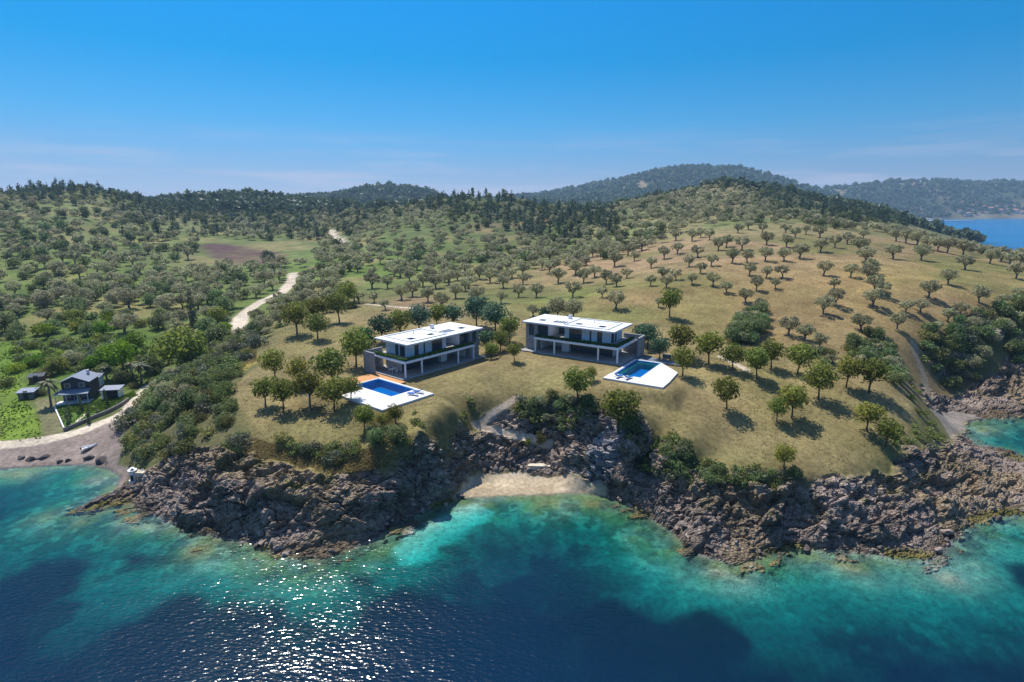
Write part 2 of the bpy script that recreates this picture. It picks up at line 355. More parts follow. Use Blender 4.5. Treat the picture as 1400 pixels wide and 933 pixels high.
def water_material(name, scat=(0.0, 0.021, 0.055), kk=(1.0, 0.165, 0.15), waves=1.0, fixed=None, rough=0.14):
    m = bpy.data.materials.new(name); m.use_nodes = True; n, l = m.node_tree.nodes, m.node_tree.links; n.clear()
    o = N(n, 'ShaderNodeOutputMaterial')
    if fixed is None:
        a = N(n, 'ShaderNodeAttribute', attribute_name='depth'); dep = a.outputs['Fac']
    else:
        a = N(n, 'ShaderNodeValue'); a.outputs[0].default_value = fixed; dep = a.outputs[0]
    comb = N(n, 'ShaderNodeCombineXYZ')
    for i in range(3):
        x = N(n, 'ShaderNodeMath', operation='MULTIPLY'); l.new(dep, x.inputs[0]); x.inputs[1].default_value = -kk[i] * 2.4
        e = N(n, 'ShaderNodeMath', operation='EXPONENT'); l.new(x.outputs[0], e.inputs[0]); l.new(e.outputs[0], comb.inputs[i])
    tr = N(n, 'ShaderNodeBsdfTransparent'); l.new(comb.outputs[0], tr.inputs[0])
    x = N(n, 'ShaderNodeMath', operation='MULTIPLY'); l.new(dep, x.inputs[0]); x.inputs[1].default_value = -0.22
    e = N(n, 'ShaderNodeMath', operation='EXPONENT'); l.new(x.outputs[0], e.inputs[0])
    s = N(n, 'ShaderNodeMath', operation='SUBTRACT'); s.inputs[0].default_value = 1.0; l.new(e.outputs[0], s.inputs[1])
    v = N(n, 'ShaderNodeVectorMath', operation='SCALE'); v.inputs[0].default_value = scat; l.new(s.outputs[0], v.inputs['Scale'])
    cb = N(n, 'ShaderNodeMix', data_type='RGBA'); bt = N(n, 'ShaderNodeAttribute', attribute_name='bay'); l.new(bt.outputs['Fac'], cb.inputs[0]); l.new(v.outputs[0], cb.inputs[6]); cb.inputs[7].default_value = (0.0, .17, .40, 1)
    df = N(n, 'ShaderNodeBsdfDiffuse'); l.new(cb.outputs[2], df.inputs[0])
    ad = N(n, 'ShaderNodeAddShader'); l.new(tr.outputs[0], ad.inputs[0]); l.new(df.outputs[0], ad.inputs[1])
    t = N(n, 'ShaderNodeTexCoord'); mpp = N(n, 'ShaderNodeMapping'); mpp.inputs['Rotation'].default_value = (0, 0, rad(24)); mpp.inputs['Scale'].default_value = (0.7, 1.5, 1)
    l.new(t.outputs['Object'], mpp.inputs[0])
    w1 = N(n, 'ShaderNodeTexNoise'); w1.inputs['Scale'].default_value = 1.8; w1.inputs['Detail'].default_value = 1.5; w1.inputs['Roughness'].default_value = 0.5; l.new(mpp.outputs[0], w1.inputs['Vector'])
    w2 = N(n, 'ShaderNodeTexNoise'); w2.inputs['Scale'].default_value = 0.16; w2.inputs['Detail'].default_value = 3; l.new(mpp.outputs[0], w2.inputs['Vector'])
    wa = N(n, 'ShaderNodeMath', operation='MULTIPLY_ADD'); wa.inputs[1].default_value = 1.6; l.new(w2.outputs[0], wa.inputs[0]); l.new(w1.outputs[0], wa.inputs[2])
    bp = N(n, 'ShaderNodeBump'); bp.inputs['Strength'].default_value = 1.0; bp.inputs['Distance'].default_value = 0.092 * waves; l.new(wa.outputs[0], bp.inputs['Height'])
    gl = N(n, 'ShaderNodeBsdfGlossy'); gl.inputs['Roughness'].default_value = rough; l.new(bp.outputs[0], gl.inputs['Normal'])
    fr = N(n, 'ShaderNodeFresnel'); fr.inputs['IOR'].default_value = 1.33; 
    fm = N(n, 'ShaderNodeMath', operation='MINIMUM'); fm.inputs[1].default_value = 0.45; l.new(fr.outputs[0], fm.inputs[0])
    mx = N(n, 'ShaderNodeMixShader'); l.new(fm.outputs[0], mx.inputs[0]); l.new(ad.outputs[0], mx.inputs[1]); l.new(gl.outputs[0], mx.inputs[2])
    l.new(mx.outputs[0], o.inputs[0])
    return m
M_SEA = water_material('sea_water')

# ------------------------------------------------------------------ ground sheet
def grid_mesh(name, X, Y, Z, keep=None, attrs={}, material=None, smooth=True):
    nr, nc = X.shape
    idx = np.arange(nr * nc).reshape(nr, nc)
    q = np.stack([idx[:-1, :-1], idx[:-1, 1:], idx[1:, 1:], idx[1:, :-1]], -1).reshape(-1, 4)
    if keep is not None: q = q[keep.reshape(-1)]
    used = np.unique(q); remap = np.full(nr * nc, -1); remap[used] = np.arange(len(used)); q = remap[q]
    co = np.stack([X.ravel()[used], Y.ravel()[used], Z.ravel()[used]], 1)
    me = bpy.data.meshes.new(name)
    me.vertices.add(len(co)); me.vertices.foreach_set('co', co.astype(np.float32).ravel())
    me.loops.add(q.size); me.loops.foreach_set('vertex_index', q.astype(np.int32).ravel())
    me.polygons.add(len(q)); me.polygons.foreach_set('loop_start', np.arange(0, q.size, 4, dtype=np.int32)); me.polygons.foreach_set('loop_total', np.full(len(q), 4, np.int32))
    sm = np.full(len(q), smooth)
    if 'rock' in attrs: sm = attrs['rock'].ravel()[used][q].mean(1) < 0.35
    me.polygons.foreach_set('use_smooth', sm)
    for k, v in attrs.items():
        if v.ndim == 3:
            at = me.attributes.new(k, 'FLOAT_COLOR', 'POINT'); c = np.ones((len(used), 4), np.float32); c[:, :3] = v.reshape(-1, 3)[used]; at.data.foreach_set('color', c.ravel())
        else:
            at = me.attributes.new(k, 'FLOAT', 'POINT'); at.data.foreach_set('value', v.ravel()[used].astype(np.float32))
    me.update(); me.validate()
    o = bpy.data.objects.new(name, me); COL.objects.link(o)
    if material: me.materials.append(material)
    return o

# rock zone between the sea and the grass
rock_poly = np.concatenate([
    hitxy([(112,700),(140,682),(165,662),(178,655),(215,640),(238,622),(285,606),(318,604),(345,612),(372,628),(400,642),(440,650),(480,648),(520,642),(552,634),(575,618),(600,608),(632,604),(655,586),(690,562),(712,556),
           (758,552),(800,556),(835,562),(860,566),(882,590),(905,622),(940,634),(985,652),(1050,658),(1105,664),(1150,662),(1190,648),(1230,628),(1262,612),(1292,610),(1305,602)]),
    np.array([at_z(a, b, 0) for a, b in [(1320,590),(1340,604),(1400,622),(1500,640),(1500,760),(1300,800),(1000,800),(850,700),(780,672)]]),
    hitxy([(770,655),(760,646),(700,645),(650,645),(632,662)]),
    np.array([at_z(a, b, 0) for a, b in [(618,686),(560,740),(430,800),(200,740),(100,712)]])])
rock_right = np.concatenate([hitxy([(1290,572),(1268,556),(1258,536),(1285,540),(1330,526),(1370,505),(1385,478),(1360,462),(1345,450),(1400,452)]), np.array([(170,150),(240,150),(240,110),(140,95)]), np.array([at_z(a, b, 0) for a, b in [(1400,570),(1345,575)]])])
cove_sand = np.concatenate([hitxy([(632,664),(640,650),(668,648),(722,646),(762,650),(800,655),(830,668)]), np.array([at_z(a, b, 0) for a, b in [(836,688),(700,694),(615,694)]])])
cove2_sand = np.array([tuple(hit(a, b)[:2]) for a, b in [(1270,556),(1300,560),(1330,566),(1345,572)]] + [at_z(1322,575,0), at_z(1316,592,0), tuple(hit(1300,600)[:2]), tuple(hit(1285,575)[:2])])
left_beach = np.array([at_z(-60,660,0), at_z(-60,604,1.4), at_z(0,611,1.4), at_z(60,605,1.5), at_z(110,594,1.8), at_z(160,574,2.2), at_z(178,590,2.2), at_z(170,612,1.8), at_z(160,632,1.2), at_z(180,645,0.6), at_z(165,668,0)])
meadow = hitxy([(0,505),(28,500),(30,545),(45,560),(60,585),(56,600),(0,604)])
meadow2 = hitxy([(0,470),(60,465),(120,470),(175,460),(220,480),(215,505),(170,505),(120,500),(60,505),(0,520)])
drive = hitxy([(48,545),(75,545),(88,588),(60,598)])
red_soil = hitxy([(272,334),(300,333),(340,338),(385,345),(392,356),(370,362),(320,362),(290,352)])
garden = hitxy([(76,558),(122,548),(170,542),(182,535),(188,541),(170,551),(89,588)])
lawnL = hitxy([(330,560),(318,530),(345,508),(370,470),(400,440),(470,420),(560,425),(700,440),(860,440),(905,440),(960,470),(1060,480),(1200,500),(1240,540),(1252,570),(1240,600),(1190,632),(1140,655),(1060,655),(985,648),(935,622),(905,600),(880,578),(850,560),(760,545),(700,550),(640,548),(600,562),(570,590),(540,612),(470,612),(400,610),(350,600)])
yellow = hitxy([(285,500),(330,470),(350,470),(352,492),(335,508),(300,512)])
grassy_slope = hitxy([(548,560),(600,552),(660,548),(688,556),(664,572),(645,586),(628,600),(600,606),(575,612),(552,628),(520,640),(500,610),(520,590)])
chute = hitxy([(838,560),(852,560),(852,585),(846,620),(838,648),(816,664),(800,655),(806,620),(820,590)])
scrub = hitxy([(180,640),(165,600),(170,560),(215,520),(300,470),(345,440),(352,470),(330,510),(320,560),(340,600),(320,612),(240,622)])
gully = hitxy([(1238,480),(1258,482),(1272,520),(1275,555),(1262,560),(1246,520)])
band = hitxy([(300,620),(350,600),(380,612),(470,618),(545,612),(560,622),(540,640),(480,646),(430,648),(380,636),(350,626)])
sand_tongue = np.array([at_z(a, b, 0) for a, b in [(538,748),(556,726),(600,703),(640,690),(676,697),(640,722),(610,738),(580,760),(545,768)]])
bright_bed = [np.array([at_z(a, b, 0) for a, b in P]) for P in ([(430,800),(540,770),(700,760),(850,760),(960,780),(1100,775),(1290,770),(1420,750),(1420,830),(1200,860),(1080,880),(960,910),(940,890),(1010,860),(900,830),(760,812),(620,800),(540,790),(470,830)],
   [(60,830),(150,770),(300,770),(440,800),(470,832),(330,820),(240,820),(140,880),(40,900)], [(80,960),(120,890),(200,880),(210,960)])]
grass_bed = [np.array([at_z(a, b, 0) for a, b in P]) for P in ([(-60,800),(40,760),(120,750),(105,785),(70,815),(62,860),(40,900),(-60,900)],
   [(170,845),(240,826),(330,832),(420,842),(476,852),(500,815),(545,793),(620,808),(700,800),(760,822),(840,812),(900,848),(960,836),(1012,862),(950,888),(1010,912),(1065,882),(1100,900),(1200,872),(1300,862),(1420,846),(1600,1100),(60,1100),(110,930),(150,905)],
   [(1385,770),(1420,765),(1420,800),(1390,790)], [(480,790),(500,778),(520,785),(505,798)], [(0,930),(40,880),(90,880),(70,960),(0,960)], [(165,752),(200,748),(205,758),(172,765)])]

def polymask(X, Y, P, soft=1.0, warp=0.0, seed=0, pad=4):
    m = np.zeros(X.shape)
    x0, x1, y0, y1 = P[:, 0].min() - pad - warp, P[:, 0].max() + pad + warp, P[:, 1].min() - pad - warp, P[:, 1].max() + pad + warp
    s = (X > x0) & (X < x1) & (Y > y0) & (Y < y1)
    if not s.any(): return m
    xx, yy = X[s], Y[s]
    d = sdist(xx, yy, P)
    if warp: d = d + fbm(xx / (warp * 2.2), yy / (warp * 2.2), oct=4, seed=seed) * warp
    m[s] = sstep(-soft, soft, d); return m
def polyline_mask(X, Y, P, w, soft=0.5):
    P = np.asarray(P); m = np.zeros(X.shape); pad = w * 2 + 4
    s = (X > P[:, 0].min() - pad) & (X < P[:, 0].max() + pad) & (Y > P[:, 1].min() - pad) & (Y < P[:, 1].max() + pad)
    if s.any(): m[s] = 1 - sstep(w / 2 - soft / 2, w / 2 + soft, seg_dist(X[s], Y[s], P, closed=False))
    return m
def blend(C, m, col):
    return C * (1 - m[..., None]) + np.asarray(col) * m[..., None]

cover_ctrl = [  # picture position, ground colour
 (450,580,(.150,.122,.055)),(650,530,(.160,.125,.056)),(1050,600,(.170,.140,.066)),(1000,540,(.160,.128,.052)),(700,455,(.13,.115,.05)),(450,470,(.15,.12,.055)),
 (960,420,(.17,.14,.05)),(1060,420,(.22,.145,.066)),(1150,400,(.25,.165,.075)),(1100,440,(.235,.155,.075)),(1200,440,(.25,.17,.08)),(1240,380,(.22,.17,.06)),(1330,390,(.21,.165,.065)),(1180,340,(.2,.14,.07)),(1200,470,(.24,.165,.08)),(1290,430,(.24,.16,.08)),
 (1010,345,(.27,.18,.1)),(920,350,(.25,.17,.095)),(850,352,(.27,.18,.1)),(870,410,(.2,.145,.06)),(760,410,(.13,.145,.035)),(850,430,(.13,.135,.04)),(680,410,(.14,.125,.05)),(560,415,(.18,.125,.065)),(500,420,(.18,.13,.07)),
 (500,370,(.11,.17,.03)),(560,360,(.09,.14,.028)),(520,340,(.1,.15,.035)),(640,350,(.08,.10,.03)),(750,340,(.09,.11,.03)),(850,320,(.15,.17,.06)),(950,300,(.14,.15,.06)),(1000,262,(.20,.17,.10)),(1080,280,(.10,.10,.05)),
 (60,440,(.085,.125,.026)),(150,400,(.10,.15,.028)),(60,300,(.11,.13,.045)),(130,300,(.12,.14,.045)),(170,330,(.12,.15,.04)),(250,350,(.10,.12,.035)),(220,480,(.06,.10,.012)),(100,490,(.06,.11,.012)),(300,410,(.10,.14,.03)),(350,400,(.10,.13,.035)),
 (250,285,(.05,.06,.03)),(350,275,(.05,.06,.03)),(450,270,(.05,.065,.035)),(600,280,(.06,.07,.035)),(700,300,(.05,.06,.03)),(600,300,(.09,.11,.035)),(950,245,(.05,.06,.035)),(1200,270,(.06,.07,.04)),(1350,265,(.05,.06,.035)),
 (300,540,(.075,.085,.03)),(230,560,(.07,.08,.03)),(1330,470,(.09,.085,.035)),(1290,600,(.12,.115,.04)),(480,640,(.19,.15,.05))]
ccx = np.array([hit(a, b)[:2] for a, b, c in cover_ctrl]); ccc = np.array([c for a, b, c in cover_ctrl])
ccu, ccv = uv(ccx[:, 0], ccx[:, 1])

def paint(X, Y, Z, S, slope):
    sh = X.shape
    u, v = uv(X.ravel(), Y.ravel()); C = np.empty((u.size, 3))
    for s in range(0, u.size, 60000):
        e = min(u.size, s + 60000)
        w = 1 / ((u[s:e, None] - ccu[None]) ** 2 + (v[s:e, None] - ccv[None]) ** 2 + 2e-4) ** 1.6
        C[s:e] = (w @ ccc) / w.sum(1)[:, None]
    C = C.reshape(sh + (3,))
    n1 = fbm(X / 26, Y / 26, oct=5, seed=31); n2 = fbm(X / 3.2, Y / 3.2, oct=4, seed=33)
    C = C * (1 + 0.22 * n2)[..., None]
    green = np.array([.075, .105, .022]); dry = np.array([.25, .18, .085])
    hillw = sstep(150, 200, Y) 
    C = blend(C, np.clip(n1 * 1.6, 0, 0.55) * (0.35 + 0.65 * hillw), green); C = blend(C, np.clip(-n1 * 1.5 - 0.05, 0, 0.5) * (0.3 + 0.7 * hillw), dry)
    # far woods
    fw = sstep(620, 1100, Y) * sstep(-0.35, 0.05, fbm(X / 60, Y / 60, oct=4, seed=35)); C = blend(C, fw * 0.9, (.030, .042, .024))
    C = blend(C, sstep(2000, 2300, Y) * sstep(0.12, 0.3, fbm(X / 80, Y / 45, oct=4, seed=36)) * 0.7, (.28, .22, .15))
    C = blend(C, polymask(X, Y, red_soil, 3, 5, 3, 10) * np.clip(.9 + .6 * n1, .5, 1), (.085, .046, .043))
    for P, c, s_, w_ in ((meadow2, (.10, .17, .018), 2, 3), (meadow, (.12, .18, .022), .6, 1.0), (drive, (.15, .14, .07), .5, .6), (garden, (.08, .14, .025), .2, 0), (yellow, (.30, .23, .055), .8, 2.0), (scrub, (.10, .095, .04), 1, 1.5)):
        C = blend(C, polymask(X, Y, P, s_, w_, 4), c)
    L = polymask(X, Y, lawnL, 0.8, 1.0, 6)
    lawn = np.array([.205, .160, .072]) * (1 + 0.12 * fbm(X / 5, Y / 5, oct=5, seed=37) + 0.10 * n2)[..., None]
    lawn = blend(lawn, np.clip(n1 + 0.1, 0, 0.5), (.145, .138, .045))
    C = C * (1 - 0.85 * L[..., None]) + lawn * 0.85 * L[..., None]
    # rocks
    R = np.maximum(polymask(X, Y, rock_poly, 0.6, 2.3, 11), polymask(X, Y, rock_right, 0.8, 2.0, 12))
    R = np.where(S < 0, sstep(9, 2.0, -S + 3.0 * fbm(X / 6, Y / 6, oct=3, seed=14)), R)
    R = np.where((Y < 160), np.maximum(R, sstep(1.25, 1.8, slope + 0.3 * n2) * (S > 0) * (1 - L)), R)
    R = R * (1 - polymask(X, Y, grassy_slope, 0.6, 1.2, 17))
    farcoast = sstep(14, 5, np.abs(S)) * (Y > 160); R = np.maximum(R, farcoast * 0.9)
    sandm = np.maximum(np.maximum(polymask(X, Y, cove_sand, 0.35, 0.5, 5), polymask(X, Y, cove2_sand, 0.35, 0.4, 5)), polymask(X, Y, left_beach, 0.6, 0.8, 5))
    padm = np.zeros(sh)
    for fr in (VL, VR):
        U, V = to_local(fr, X, Y); padm = np.maximum(padm, sstep(1.0, 0, rect_d(U, V, -13.5, 22.5, -10.6, 11.5)))
    R = R * (1 - sandm) * (1 - padm)
    # bare bleached face and earthy streaks
    rc = np.array([.27, .212, .172]) * (1 + 0.45 * fbm(X / 2.2, Y / 2.2, Z / 2.2, oct=4, seed=41) + 0.3 * fbm(X / 11, Y / 11, Z / 6, oct=3, seed=42))[..., None]
    earth = sstep(0.12, 0.4, fbm(X / 8, Y / 8, Z / 8, oct=4, seed=43) + 0.3 * sstep(0.7, 0.3, slope)); rc = blend(rc, earth * 0.65, (.28, .21, .12))
    tufts = sstep(0.2, 0.45, fbm(X / 2.5, Y / 2.5, Z / 4, oct=4, seed=44)) * sstep(1.5, 5.5, Z) * sstep(1.3, 0.6, slope); rc = blend(rc, tufts * 0.8, (.13, .12, .045))
    C = C * (1 - R[..., None]) + rc * R[..., None]
    bm = polymask(X, Y, band, 0.6, 1.2, 16) * 0.85; C = blend(C, bm, (.19, .155, .055)); R = R * (1 - 0.8 * bm)
    C = blend(C, polymask(X, Y, chute, 0.4, 0.5, 18) * 0.85, (.33, .31, .31))
    wet = sstep(1.1, 0.15, Z) * (S > 0) * R; C = C * (1 - 0.45 * wet[..., None])
    algae = sstep(0.75, 0.1, np.abs(Z)) * R * sstep(-0.1, 0.2, fbm(X / 9, Y / 9, oct=3, seed=45)) * (Y < 100); C = blend(C, algae * 0.85, (.17, .145, .035))
    # sand and gravel
    streak = 1 + 0.09 * fbm(X / 9, Y / 0.8, oct=3, seed=46)
    C = blend(C, polymask(X, Y, cove_sand, 0.35, 0.5, 5), (.40, .325, .215)) if False else C
    for P, c in ((cove_sand, (.43, .345, .23)), (cove2_sand, (.24, .2, .165)), (left_beach, (.215, .170, .145))):
        mk = polymask(X, Y, P, 0.35, 0.5, 5) * (S > -0.5)
        C = C * (1 - mk[..., None]) + np.array(c) * (streak * (1 - 0.3 * sstep(0.25, 0.0, Z)))[..., None] * mk[..., None]
    # sea floor
    und = sstep(0.0, 0.4, -S)
    bed = np.array([.165, .16, .12]) * (1 + 0.25 * fbm(X / 4, Y / 4, oct=4, seed=51))[..., None]
    stones = sstep(-0.02, 0.16, fbm(X / 2.4, Y / 2.4, oct=5, seed=52) + 0.32 * sstep(26, 4, -S) - 0.12); bed = blend(bed, stones * 0.8, (.10, .088, .055))
    pale = sstep(0.12, 0.22, fbm(X / 1.7 + 9, Y / 1.7, oct=4, seed=64)) * sstep(24, 5, -S); bed = blend(bed, pale * 0.8, (.30, .26, .18))
    bigst = sstep(0.05, 0.4, fbm(X / 9, Y / 9, oct=4, seed=53)); bed = blend(bed, bigst * 0.55 * sstep(30, 10, -S), (.10, .10, .06))
    bed = blend(bed, sstep(9, 3, -S) * 0.75 * sstep(-.2, .3, fbm(X / 3, Y / 3, oct=4, seed=54)), (.22, .18, .07))
    for P in bright_bed: bed = blend(bed, polymask(X, Y, P, 2.0, 3.5, 55, 8) * 0.6, (.21, .23, .19))
    grassy = sstep(21, 29, -S + 6 * fbm(X / 12, Y / 12, oct=4, seed=56)) * (Y < 90)
    bb = np.zeros(sh)
    for P in bright_bed: bb = np.maximum(bb, polymask(X, Y, P, 1.5, 3.0, 57, 8))
    grassy = grassy * (1 - bb)
    for P in grass_bed: grassy = np.maximum(grassy, polymask(X, Y, P, 1.6, 5.0, 58, 10))
    patch = sstep(0.10, 0.26, fbm(X / 5, Y / 5, oct=5, seed=61)) * sstep(8, 16, -S) * 0.75; grassy = np.maximum(grassy, patch)
    grassy = grassy * (1 - 0.22 * sstep(0.22, 0.42, fbm(X / 8 + 3, Y / 8, oct=5, seed=62)))
    bed = blend(bed, grassy * 0.96, (.006, .012, .013))
    mk = polymask(X, Y, sand_tongue, 0.8, 1.2, 59, 4); bed = blend(bed, mk, (.40, .41, .33))
    C = C * (1 - und[..., None]) + bed * und[..., None]
    return np.clip(C, 0.003, 0.9), np.clip(R, 0, 1), grassy

def grads(X, Y, Z):
    dzr = np.gradient(Z, axis=0); dyr = np.gradient(Y, axis=0); dzc = np.gradient(Z, axis=1); dxc = np.gradient(X, axis=1); dyc = np.gradient(Y, axis=1)
    zy = dzr / np.where(np.abs(dyr) < 1e-6, 1e-6, dyr); zx = (dzc - zy * dyc) / dxc
    n = np.stack([-zx, -zy, np.ones_like(zx)], -1); ln = np.linalg.norm(n, axis=-1, keepdims=True)
    return n / ln, np.hypot(zx, zy)
NRM, SLOPE = grads(TX, TY, TZ)
COVER, ROCK, SEAGRASS = paint(TX, TY, TZ, TS, SLOPE)
# paths, roads
roads = [([(-60,613),(0,609),(60,602),(110,590),(160,570),(176,558),(205,527),(240,506)], 3.0), ([(337,456),(326,443),(330,433),(345,420),(362,411),(385,400),(397,388),(401,374)], 4.6), ([(476,340),(468,330),(458,326),(452,315)], 5.5),
         ([(590,424),(612,432),(625,436)], 1.2), ([(500,416),(590,424)], 1.2), ([(985,488),(1010,500),(1020,506)], 1.0), ([(1250,470),(1252,485),(1262,510),(1272,545)], 1.0)]
for P, w in roads:
    m = polyline_mask(TX, TY, hitxy(P), w, 0.6) * (TS > 0); COVER = blend(COVER, m, (.46, .39, .30)); ROCK = ROCK * (1 - m)
tm = polyline_mask(TX, TY, hitxy([(1250,470),(1252,485),(1262,510),(1272,545)]), 1.4, 0.8); COVER = blend(COVER, tm * .8, (.22, .17, .11))
PATH = hitxy([(704,545),(690,556),(668,571),(650,582),(690,592),(725,599),(752,606)])
m = polyline_mask(TX, TY, PATH, 0.95, 0.35); COVER = blend(COVER, m, (.42, .33, .24)); ROCK = ROCK * (1 - m)
# jagged rock relief along the surface normals
a = ROCK > 0.02
a &= (TY < 200) & (TY > 50)
x, y, z = TX[a], TY[a], TZ[a]; s_ = TS[a]
w = ROCK[a]
amp = np.where(s_ > 0, 0.35 + 0.65 * sstep(0, 4, z), 0.35 + 0.0 * z) * sstep(-7, 0, s_)
sx_ = x * 0.8 + y * 0.25 + z * 0.5
p1 = x * .82 + y * .45 - z * .36; p2 = -x * .5 + y * .83 + z * .25; p3 = x * .28 - y * .33 + z * .9      # tilted beds
jx = fbm(x / 1.5, y / 1.5, z / 1.5, oct=2, seed=77) * 0.25
f1, f2, cid = worley(p1 / 5.6 + jx, p2 / 3.2, p3 / 2.4 + jx, 71); g1, g2, gid = worley(p1 / 1.5 + 5, p2 / 1.05 + jx, p3 / 0.8, 72)
hgt = (ridged(x / 6.5, y / 6.5, z / 8, oct=3, seed=73) - 0.55) * 1.9
hgt += (cid - 0.5) * 1.9 + (sstep(0, 0.10, f2 - f1) - 1) * 0.7
hgt += (gid - 0.5) * 0.8 + (sstep(0, 0.12, g2 - g1) - 1) * 0.4 + fbm(x / 0.8, y / 0.8, z / 0.8, oct=2, seed=74) * 0.3
dsp = np.zeros(TX.shape); dsp[a] = hgt * w * amp
ker7 = np.array([1, 2, 1]) / 4
TX = TX + NRM[..., 0] * dsp; TY = TY + NRM[..., 1] * dsp; TZ2 = TZ + NRM[..., 2] * dsp
sub = (TS < 0) & (TZ2 > -0.06); TZ2 = np.where(sub & (TS < -5), -0.06, TZ2)
dry_beach = (ROCK < 0.3) & (TS > 0.3) & (TZ2 < 0.04); TZ2 = np.where(dry_beach, 0.04, TZ2)
ground_o = grid_mesh('ground', TX, TY, TZ2, attrs={'cover': COVER, 'rock': ROCK * np.where(TZ2 < 0, 0.3, 1.0)}, material=M_GROUND)
ground_o['kind'] = 'structure'

# ------------------------------------------------------------------ sea
wy = np.concatenate([fy[fy < 54], np.arange(54, 150, 0.8), fy[fy > 150][::4], [6200.0]])
wx = np.concatenate([gx[gx < -104][::2], np.arange(-104, 122, 0.8), gx[gx > 122][::2]])
WX, WY = np.meshgrid(wx, wy)
wd = -lookup(HH, WX.ravel(), WY.ravel()).reshape(WX.shape); wsd = lookup(SD, WX.ravel(), WY.ravel()).reshape(WX.shape)
kp = np.minimum(np.minimum(wsd[:-1, :-1], wsd[1:, :-1]), np.minimum(wsd[:-1, 1:], wsd[1:, 1:])) < 4
sea = grid_mesh('sea', WX, WY, np.zeros_like(WX), keep=kp, attrs={'depth': np.clip(wd, 0, 60), 'bay': sstep(250, 450, WY) * sstep(0, 30, -wsd) * (0.85 + 0.3 * fbm(WX / 300, WY / 60, oct=3, seed=90))}, material=M_SEA)
sea['kind'] = 'structure'

# ------------------------------------------------------------------ helpers: objects
def tag(o, label=None, cat=None, group=None, kind=None):
    if label: o['label'] = label
    if cat: o['category'] = cat
    if group: o['group'] = group
    if kind: o['kind'] = kind
    return o
def thing(name, label, cat, loc=(0, 0, 0), rz=0.0, group=None):
    o = bpy.data.objects.new(name, None); COL.objects.link(o); o.location = loc; o.rotation_euler = (0, 0, rz)
    o.empty_display_size = 0.5
    return tag(o, label, cat, group)
class MB:
    """gathers boxes, prisms, tubes and loose faces for one mesh"""
    def __init__(s, sg=1.0): s.v, s.f, s.m, s.sg = [], [], [], sg
    def add(s, vs, fs, mi=0):
        b = len(s.v); s.v += [(x, y * s.sg, z) for x, y, z in vs]
        s.f += [tuple(b + i for i in (f if s.sg > 0 else f[::-1])) for f in fs]; s.m += [mi] * len(fs); return s
    def box(s, x0, x1, y0, y1, z0, z1, mi=0):
        if x0 > x1: x0, x1 = x1, x0
        if y0 > y1: y0, y1 = y1, y0
        return s.add([(x0,y0,z0),(x1,y0,z0),(x1,y1,z0),(x0,y1,z0),(x0,y0,z1),(x1,y0,z1),(x1,y1,z1),(x0,y1,z1)],
                     [(0,3,2,1),(4,5,6,7),(0,1,5,4),(1,2,6,5),(2,3,7,6),(3,0,4,7)], mi)
    def prism(s, poly, z0, z1, mi=0):
        A = sum(poly[i][0] * poly[(i+1) % len(poly)][1] - poly[(i+1) % len(poly)][0] * poly[i][1] for i in range(len(poly)))
        if A < 0: poly = poly[::-1]
        n = len(poly)
        return s.add([(x, y, z0) for x, y in poly] + [(x, y, z1) for x, y in poly], [tuple(range(n))[::-1], tuple(range(n, 2*n))] + [(i, (i+1) % n, n + (i+1) % n, n + i) for i in range(n)], mi)
    def tube(s, pts, rs, seg=7, mi=0, cap=True):
        pts = [Vector(p) for p in pts]; vs, fs = [], []
        for i, p in enumerate(pts):
            d = (pts[min(i+1, len(pts)-1)] - pts[max(i-1, 0)]).normalized()
            a = d.orthogonal().normalized() if abs(d.z) < 0.9 else Vector((1, 0, 0)); a = (a - d * a.dot(d)).normalized(); b = d.cross(a)
            r = rs[i] if isinstance(rs, (list, tuple)) else rs
            for k in range(seg):
                t = 2 * math.pi * k / seg; vs.append(tuple(p + a * (r * math.cos(t)) + b * (r * math.sin(t))))
        for i in range(len(pts) - 1):
            for k in range(seg): fs.append((i*seg+k, i*seg+(k+1) % seg, (i+1)*seg+(k+1) % seg, (i+1)*seg+k))
        if cap: fs += [tuple(range(seg))[::-1], tuple(range((len(pts)-1)*seg, len(pts)*seg))]
        return s.add(vs, fs, mi)
    def mesh(s, name, mats, bevel=0):
        me = bpy.data.meshes.new(name); me.from_pydata(s.v, [], s.f); me.update()
        for m in (mats if isinstance(mats, (list, tuple)) else [mats]): me.materials.append(m)
        me.polygons.foreach_set('material_index', s.m); return me
    def obj(s, name, mats, parent=None, smooth=False, bevel=0.0):
        me = s.mesh(name, mats)
        if smooth: me.polygons.foreach_set('use_smooth', [True] * len(me.polygons))
        o = bpy.data.objects.new(name, me); COL.objects.link(o); o.parent = parent
        if bevel:
            b = o.modifiers.new('edge', 'BEVEL'); b.width = bevel; b.segments = 2; b.limit_method = 'ANGLE'
        return o

